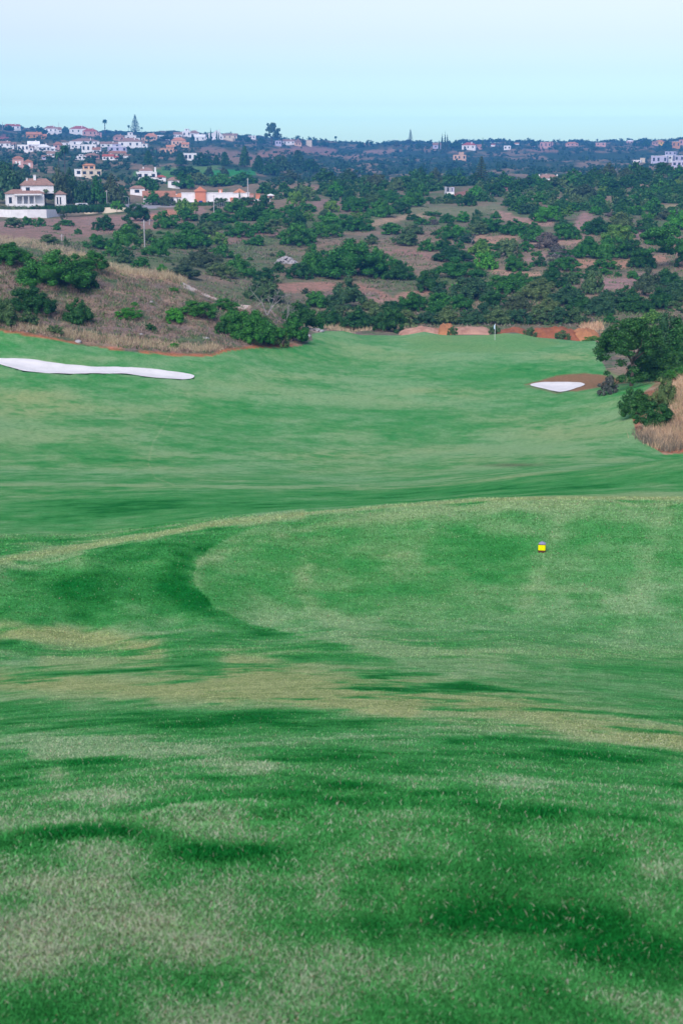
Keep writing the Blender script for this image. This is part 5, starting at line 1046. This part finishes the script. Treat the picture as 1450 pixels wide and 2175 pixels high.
house(592, 419, 575, [(0,8,7,0,7,'gable',2,WW,BR,0)], 'tiny white shed among the green shrubs', 'shed', 'shed', group=VG)
# ------------------------------------------------------------------ the hill village
HG = 'houses of the hill village'
for px, py, w, h, wm, rm, rk, lab in H:
    if px < 900: h *= 1.18; w *= 1.06
    wn = 0 if w < 12 else 2 if w < 22 else 3
    rh = {'flat': 0, 'gable': .45, 'hip': .45, 'gable_front': .7}[rk] * h; bh = h - (rh if rk != 'flat' else 0) * .8
    g_ = np.random.RandomState(int(px * 3 + py)); bl = [(0, w, max(8, w * .6), 0, bh, rk, rh * .9, wm, rm, wn)]
    if w > 16 and px < 900:      # most villas step down to a wing or a terrace, some carry a small upper room
        a_ = g_.rand(); ww = w * g_.uniform(.25, .4)
        if a_ < .4: bl.append((w * .98, w + ww, max(6, w * .4), -1, bh * .62, g_.choice(['flat', 'gable']), rh * .5 + 1, wm, rm if rk != 'flat' else None, 1, 1.5))
        elif a_ < .7: bl.append((-ww, w * .02, max(6, w * .4), -1, bh * .6, 'flat', 0, wm, None, 1, 1.5))
        if a_ > .45: bl.append((w * .1, w * .75, w * .2, -2, bh * .22, 'flat', 0, wm, None, 0, -w * .2))
        if rk == 'flat' and a_ > .3: bl.append((w * .25, w * .7, w * .3, bh + .3, bh * 1.45, 'flat', 0, wm, None, 1, 2.5))
    house(px, py, None, bl, lab, 'house', 'house', rmin=700, group=HG, yaw=random.uniform(-.3, .3), wall=wm, chim=[(w * .7, bh * .9, h * 1.15, .8)] if w > 18 and rk != 'flat' else None)
# cottages whose roofs and chimneys show above the ridge scrub
house(1142, 388, 800, [(0,40,18,0,6,'hip',7,WW,BR,2)], 'white cottage with brown roof and four white chimneys', 'cottage', 'cottage', group=HG, chim=[(2,4,13,1.2),(15,6,14,1.2),(26,6,13,1.2),(38,4,13,1.4)])
house(1116, 384, 820, [(0,9,8,0,5,'flat',0,WW,None,0)], 'tiny white roof block beside the four chimney cottage', 'cottage', 'cottage', group=HG)
house(858, 382, 820, [(0,17,10,0,6,'hip',3,WW,BR,0)], 'white cottage roof with two chimneys above the ridge scrub', 'cottage', 'cottage', group=HG, chim=[(3,4,10,.9),(11,4,16,1.4)])
house(838, 376, 830, [(0,6,6,0,6,'flat',0,WW,None,0)], 'tiny white chimney block left of the two chimneys', 'cottage', 'cottage', group=HG)
# the tin hut
e = house(943, 424, 590, [(0,5,10,0,17,None,0,'grey_metal',None,0),(5.1,20,10,0,6,None,0,WW,None,0,-.3),(14,20,9,6.1,16,None,0,LW,None,[(14.8,16.5,8,14,'window_glass')]),(5.1,13.9,3,6.1,16,None,0,'grey_metal',None,[(6,9,8,15,'window_glass')],6)], 'small half ruined grey metal and white hut in the scrub', 'hut', 'hut', group=VG)
# ------------------------------------------------------------------ boundary walls, gate, fence, poles
def wall_run(name, pts, mat, lab, th=.3, cat='wall', top=None):
    """pts: (px, base py, height px, r)"""
    V, Fc = [], []
    for px, py, h, r in pts:
        x, y, z, r = at(px, r, py); s = r / F; dx, dy = x / r, y / r
        V += [(x, y, z - 1), (x, y, z + h * s), (x + dx * th, y + dy * th, z + h * s), (x + dx * th, y + dy * th, z - 1)]
    n = len(pts)
    for i in range(n - 1):
        for k in range(4): Fc.append((i * 4 + k, (i + 1) * 4 + k, (i + 1) * 4 + (k + 1) % 4, i * 4 + (k + 1) % 4))
    Fc += [(0, 1, 2, 3), ((n - 1) * 4 + 3, (n - 1) * 4 + 2, (n - 1) * 4 + 1, (n - 1) * 4)]
    o = mesh_obj(name, V, Fc, mat); tag(o, lab, cat, 'boundary walls'); return o
def rr_(px, py): return hit(px, py, 300)[3]
wall_run('boundary_wall', [(-20,462,16,rr_(-20,462)),(25,463,16,rr_(25,463)),(60,464,17,rr_(60,464)),(100,463,17,rr_(100,463)),(134,459,13,rr_(134,459))], WW, 'white curved boundary wall below the white villa')
wall_run('boundary_wall', [(134.3,459,12,rr_(134,459)),(180,456,11,rr_(180,456)),(230,453,11,rr_(230,453)),(268,450,8,rr_(268,450))], 'cream_wall', 'beige boundary wall continuing from the white wall')
wall_run('wall', [(270,450,8,480),(272,443,12,500),(275,436,12,520)], WW, 'white stepped wall end beside the road')
wall_run('garden_wall', [(540,430,5,545),(575,432,5,545)], WW, 'low white garden wall right of the gate', cat='garden wall')
def pole(px, py, h, lab, r=None, rmin=300, lamp=False, wd=.13):
    x, y, z, r = at(px, r, py) if r else hit(px, py, rmin); s = r / F; H_ = h * s
    if not lamp:
        V, T = tube([(0, 0, -1), (0, 0, H_ * .6), (0, 0, H_)], [wd * 1.3, wd * 1.1, wd * .8], 8); o = mesh_obj('utility_pole', V, T, 'concrete'); o.location = (x, y, z); tag(o, lab, 'pole', 'poles by the villas')
        V, T = tube([(-.6, 0, H_ - .5), (.6, 0, H_ - .5)], [.05, .05], 5); mesh_obj('crossarm', V, T, 'concrete', o); return o
    e = empty('street_lamp', (x, y, z)); tag(e, lab, 'street lamp', 'poles by the villas')
    V, T = tube([(0, 0, -1), (0, 0, H_), (-.4, 0, H_ + .25), (-1.3, 0, H_ + .35)], [.1, .08, .06, .05], 7); mesh_obj('post', V, T, 'grey_metal', e)
    V, Fc = box(-1.9, -1.3, -.12, .12, H_ + .28, H_ + .42); mesh_obj('lamp_head', V, Fc, 'concrete', e); return e
pole(455, 466, 50, 'pale concrete pole in front of the wire fence'); pole(527, 432, 49, 'tall pale pole beside the metal gate', r=540, wd=.18); pole(308, 528, 58, 'thin grey pole standing in the scrub below the road', wd=.12); pole(318, 478, 12, 'short pale stake beside the dark round shrub', wd=.1)
pole(274, 436, 24, 'street lamp at the white stepped wall end', r=520, lamp=True); pole(379, 434, 20, 'street lamp in front of the small salmon roofed house', r=520, lamp=True)
pole(228, 434, 34, 'thin post between the dark trees behind the beige wall', r=520, wd=.1); pole(132, 512, 14, 'short pale post in the scrub below the beige wall', rmin=300, wd=.1)
pole(7, 282, 20, 'thin mast at the picture edge on the skyline', rmin=1400, wd=.3); pole(126, 282, 20, 'thin mast above the narrow white skyline house', rmin=1400, wd=.3)
# hedges: clipped long boxes of leaves
def hedge(p0, p1, h, r0, r1, lab, mat=D):
    x0, y0, z0, _ = at(p0[0], r0, p0[1]); x1, y1, z1, _ = at(p1[0], r1, p1[1]); s = r0 / F; L_ = math.hypot(x1 - x0, y1 - y0); H_ = h * s
    g = np.random.RandomState(int(L_)); k = int(L_ / (H_ * .55)) + 1
    V, T = leaves(g, [((i + .5) / k * L_, 0, H_ * .5, H_ * .5, H_ * .36, H_ * .52) for i in range(k)], 260 * k if k < 30 else 5200, .16, .85)
    o = mesh_obj('hedge', V, T, mat); o.location = (x0, y0, (z0 + z1) / 2 - .1); o.rotation_euler = (0, 0, math.atan2(y1 - y0, x1 - x0)); tag(o, lab, 'hedge', 'hedges of the villas'); return o
hedge((0,448),(60,448),22,rr_(0,462)+5,rr_(60,464)+5,'dark hedge behind the white wall before the villa',S_); hedge((64,448),(265,446),19,rr_(64,464)+5,rr_(230,453)+6,'long dark hedge behind the boundary walls'); hedge((378,436),(460,438),10,528,528,'clipped dark hedge before the gatehouse door'); hedge((462,436),(490,434),6,528,528,'lower brown green hedge before the long white wall',S_)
# wire fence on posts
def fence():
    e0 = at(458, 500, 458); e1 = at(505, 525, 440); e = empty('wire_fence', e0[:3]); tag(e, 'wire mesh fence on thin posts climbing to the metal gate', 'fence', 'boundary walls'); n = 12; P = []
    for i in range(n):
        f = i / (n - 1); x, y = e0[0] + (e1[0] - e0[0]) * f, e0[1] + (e1[1] - e0[1]) * f; z = float(ground_z(x, y)); P.append((x - e0[0], y - e0[1], z - e0[2]))
        V, T = tube([P[-1], (P[-1][0], P[-1][1], P[-1][2] + 2.2)], [.05, .05], 5); mesh_obj('post', V, T, 'grey_metal', e)
    parts = []
    for k in range(7): parts.append(tube([(p[0], p[1] - .06, p[2] + .2 + k * .32) for p in P], [.018] * n, 3))
    V, T = join(parts); mesh_obj('mesh', V, T, 'grey_metal', e)
fence()
x, y, z, r = at(500, 528, 440); s = r / F; e = empty('metal_gate', (x, y, z), -math.atan2(x, y)); tag(e, 'grey barred metal gate at the end of the wire fence', 'gate', 'boundary walls')
V, Fc = jn([box(i * .28, i * .28 + .16, 0, .06, 0, 14 * s) for i in range(14)]); mesh_obj('bars', V, Fc, 'grey_metal', e)
V, Fc = jn([box(-.05, 14 * .28, .062, .12, .3, .42), box(-.05, 14 * .28, .062, .12, 13 * s, 13 * s + .12)]); mesh_obj('rail', V, Fc, 'grey_metal', e)
for a in (-.45, 14 * .28 + .05): V, Fc = box(a, a + .4, -.1, .3, -1, 15 * s); mesh_obj('post', V, Fc, 'concrete', e)
# parked cars
def car(px, py, r, mat, lab, yaw, van=False, name='parked_car'):
    x, y, z, r = at(px, r, py); e = empty(name, (x, y, z + .02), yaw); tag(e, lab, 'van' if van else 'car', 'parked cars by the villas'); L_, Wd = (4.9, 1.9) if van else (4.3, 1.75)
    pr = [(-.5,.35),(-.5,.75),(-.47,1.75 if van else .95),(-.38,1.9 if van else 1.4),(.12 if not van else .28,1.9 if van else 1.45),(.28 if not van else .40,1.0 if not van else 1.15),(.48,.85),(.5,.6),(.5,.35)]
    V = [(a * L_, sgn * Wd / 2 * (.86 if q > 1.2 else 1), q) for sgn in (-1, 1) for a, q in pr]; n = len(pr); Fc = [tuple(range(n))[::-1], tuple(range(n, 2 * n))] + [(i, (i + 1) % n, n + (i + 1) % n, n + i) for i in range(n)]
    mesh_obj('body', V, Fc, mat, e)
    t0, t1 = (1.2, 1.75) if van else (1.0, 1.36)
    for sg in (-1, 1):
        for a, b_ in ((-.36, -.06), (-.03, .18)):
            yy = sg * (Wd / 2 * .93 + .02); V, Fc = box(a * L_, b_ * L_, min(yy, yy - sg * .05), max(yy, yy - sg * .05), t0, t1); mesh_obj('window', V, Fc, 'window_glass', e)
        for a in (-.3, .3): V, T = tube([(a * L_, sg * (Wd / 2 - .12), .32), (a * L_, sg * (Wd / 2 + .02), .32)], [.32, .32], 14); mesh_obj('wheel', V, T, 'rubber', e)
    return e
car(299, 440, 505, 'car_paint_dark', 'dark parked car on the road by the white wall end', .15); car(176, 437, 505, 'car_paint_white', 'white parked van under the dark villa trees', .5, True, 'parked_van'); car(226, 437, 505, 'car_paint_white', 'white parked car half hidden behind the beige wall', 1.2); car(152, 438, 505, 'car_paint_dark', 'dark blue parked car in the villa carport', .1)

# ------------------------------------------------------------------ earth mounds behind the green, stone heap, rocks
def mound(px, py, w, h, mat, lab, r, seed, peaks=3):
    x, y, z, r = at(px, r, py); s = r / F; Wm, Hm = w * s, h * s; nx, ny = 46, 26
    a = np.linspace(-.5, .5, nx); b_ = np.linspace(-.5, .5, ny); A, Bb = np.meshgrid(a, b_); g = np.random.RandomState(seed)
    env = np.clip(1 - (np.abs(A) * 2) ** 2.6, 0, 1) * np.clip(1 - (np.abs(Bb) * 2) ** 2, 0, 1)
    Z = np.sqrt(env) * (.75 + .5 * (fbm(A * peaks * 2 + seed, Bb * 3, seed, 4, .6) - .5)) + .10 * (fbm(A * 30, Bb * 16, seed + 5, 2) - .5) * (env > .02)
    Z = Z / Z.max() * Hm * .92; d_ = 9.0; X = A * Wm; Y = Bb * d_
    V = np.c_[X.ravel(), Y.ravel(), Z.ravel()]; ii, jj = np.meshgrid(np.arange(ny - 1), np.arange(nx - 1), indexing='ij'); q = (ii * nx + jj).ravel(); Fq = np.stack([q, q + 1, q + nx + 1, q + nx], -1)
    o = mesh_obj('earth_mound', V, Fq, mat, smooth=False); o.location = (x, y + d_ / 2 - 2, z - .15); o.rotation_euler = (0, 0, -math.atan2(x, y)); tag(o, lab, 'earth mound', 'earth mounds behind the green'); return o
def mnd(px0, px1, py, top, mat, lab, seed, pk=3):
    r = 226; x, y, z, _ = at((px0 + px1) / 2, r, py); ppx, ppy = pix(x, y, z); h = max(6, ppy - top) * .68; mound((px0 + px1) / 2, py, px1 - px0, h, mat, lab, r, seed, pk)
mnd(846,962,704,679,'pink_earth','long pale pink earth mound behind the green',3,4); mnd(932,968,704,675,'orange_earth','small pointed orange earth heap on the end of the pink mound',4,1); mnd(955,1045,706,689,'pink_earth','low pink earth mound left of the flag',5,3)
mnd(1055,1130,706,686,'red_earth','red earth mound right of the flag',6,2); mnd(1125,1235,710,680,'red_earth','highest red earth mound near the carob',7,3); mnd(1200,1262,716,696,'pink_earth','pale orange earth heap in front of the red mound',8,2); mnd(1215,1280,702,680,'orange_earth','overgrown orange earth mound beside the carob',9,2)
def heap(px, py, w, h, n, lab, size, seed, rmin=200, r=None, name='stone_heap', cat='stone heap'):
    x, y, z, r = at(px, r, py) if r else hit(px, py, rmin); s = r / F; g = np.random.RandomState(seed); parts = []
    for i in range(n):
        a = g.uniform(-.5, .5); b_ = g.uniform(-.5, .5); q = max(0, 1 - (a * a + b_ * b_) * 4); sz = size * g.uniform(.6, 1.5)
        v = ICO_V * (1 + .35 * (g.rand(len(ICO_V)) - .5))[:, None] * sz * (1, .9, .65) + (a * w * s, b_ * w * s * .5 + w * s * .25, q * h * s * g.uniform(.4, 1)); parts.append((v, ICO_F))
    V, T = join(parts); o = mesh_obj(name, V, T, 'stone'); o.location = (x, y, z); tag(o, lab, cat, 'stones and rocks'); return o
heap(607, 560, 46, 14, 150, 'heap of pale grey field stones on the slope', .32, 2)
for px, py, sz, l in [(165,729,.28,'pale rock at the turf edge below the knoll'),(60,706,.14,'small white stone at the turf edge'),(300,712,.3,'flat pale rock on the heather'),(322,644,.3,'grey rock amid the heather near the path'),(655,716,.3,'white rock where the stony path meets the turf'),(440,722,.3,'pale rock below the broad green shrub')]:
    heap(px, py, 6, 2, 1, l, sz, int(px), rmin=120, name='rock', cat='rock')
heap(672, 704, 26, 5, 26, 'scattered flat stones on the path by the turf corner', .22, 9, rmin=150, name='path_stones', cat='stones')

# ------------------------------------------------------------------ the flag on the green and the yellow tee marker
x, y, z, r = hit(1050, 723, 180); e = empty('golf_flag', (x, y, z)); tag(e, 'thin white flagstick with small pale blue flag on the green', 'golf flag')
m, n, b = nodes('flag_cloth'); b.inputs['Base Color'].default_value = (.45, .62, .80, 1)
m, n, b = nodes('white_paint'); b.inputs['Base Color'].default_value = (.75, .76, .78, 1); b.inputs['Roughness'].default_value = .4
V, T = tube([(0, 0, -.05), (0, 0, 2.3)], [.022, .02], 8); mesh_obj('flagstick', V, T, 'white_paint', e)
nx = 8; V = []; 
for i in range(nx):
    f = i / (nx - 1)
    for q in (0, 1): V.append((-.02 - f * .16, -.03 * math.sin(f * 5), 2.25 - q * (.75 - .15 * f) - f * .25 * (1 - q) + f * .0))
V = np.array(V); Fq = np.array([(2 * i, 2 * i + 1, 2 * i + 3, 2 * i + 2) for i in range(nx - 1)]); o = mesh_obj('flag', V, Fq, 'flag_cloth', e)
m, n, b = nodes('marker_yellow'); b.inputs['Base Color'].default_value = (.80, .78, .0, 1); b.inputs['Roughness'].default_value = .35
simple('marker_brown', (.11, .045, .03), .6, .15, 30); simple('marker_grey', (.27, .26, .40), .35, .1, 30, .5)
x, y, z, r = hit(1150, 1173, 24); s = r / F; w = 15.2 * s / 2; e = empty('tee_marker', (x, y, z), -.10 - math.atan2(x, y)); tag(e, 'yellow cube tee marker with grey pyramid cap on the mown tee', 'tee marker')
import bmesh
def bevel_box(name, x0, x1, y0, y1, z0, z1, mat, bv, parent):
    V, Fc = box(x0, x1, y0, y1, z0, z1); o = mesh_obj(name, V, Fc, mat, parent); bm = bmesh.new(); bm.from_mesh(o.data); bmesh.ops.bevel(bm, geom=bm.edges[:], offset=bv, segments=2, affect='EDGES'); bm.to_mesh(o.data); bm.free(); return o
bevel_box('base', -w, w, -w, w, -.01, 5 * s, 'marker_brown', .004, e); bevel_box('block', -w * 1.01, w * 1.01, -w * 1.01, w * 1.01, 5.05 * s, 17.2 * s, 'marker_yellow', .006, e); bevel_box('collar', -w * .99, w * .99, -w * .99, w * .99, 17.25 * s, 18.6 * s, 'marker_brown', .003, e)
V, Fc = roof_mesh(-w, w, -w, w, 19.0 * s, 5.2 * s, 'pyramid', 0, .4 * s); mesh_obj('cap', V, Fc, 'marker_grey', e)

# ------------------------------------------------------------------ the air
HZ = 1.0
V, Fc = box(-3400, 3400, -3400, 3400, -140, 88); hz = mesh_obj('haze', V, Fc); hz['kind'] = 'stuff'; hz['label'] = 'thin blue evening haze over the valley and far hills'
m = bpy.data.materials.new('haze'); m.use_nodes = True; n = m.node_tree; n.nodes.clear(); ou = n.nodes.new('ShaderNodeOutputMaterial'); pv = n.nodes.new('ShaderNodeVolumePrincipled')
pv.inputs['Color'].default_value = (.10, .42, 1.0, 1); pv.inputs['Density'].default_value = 0.00028; pv.inputs['Anisotropy'].default_value = 0.0
L(n, pv.outputs[0], ou.inputs['Volume']); hz.data.materials.append(m)
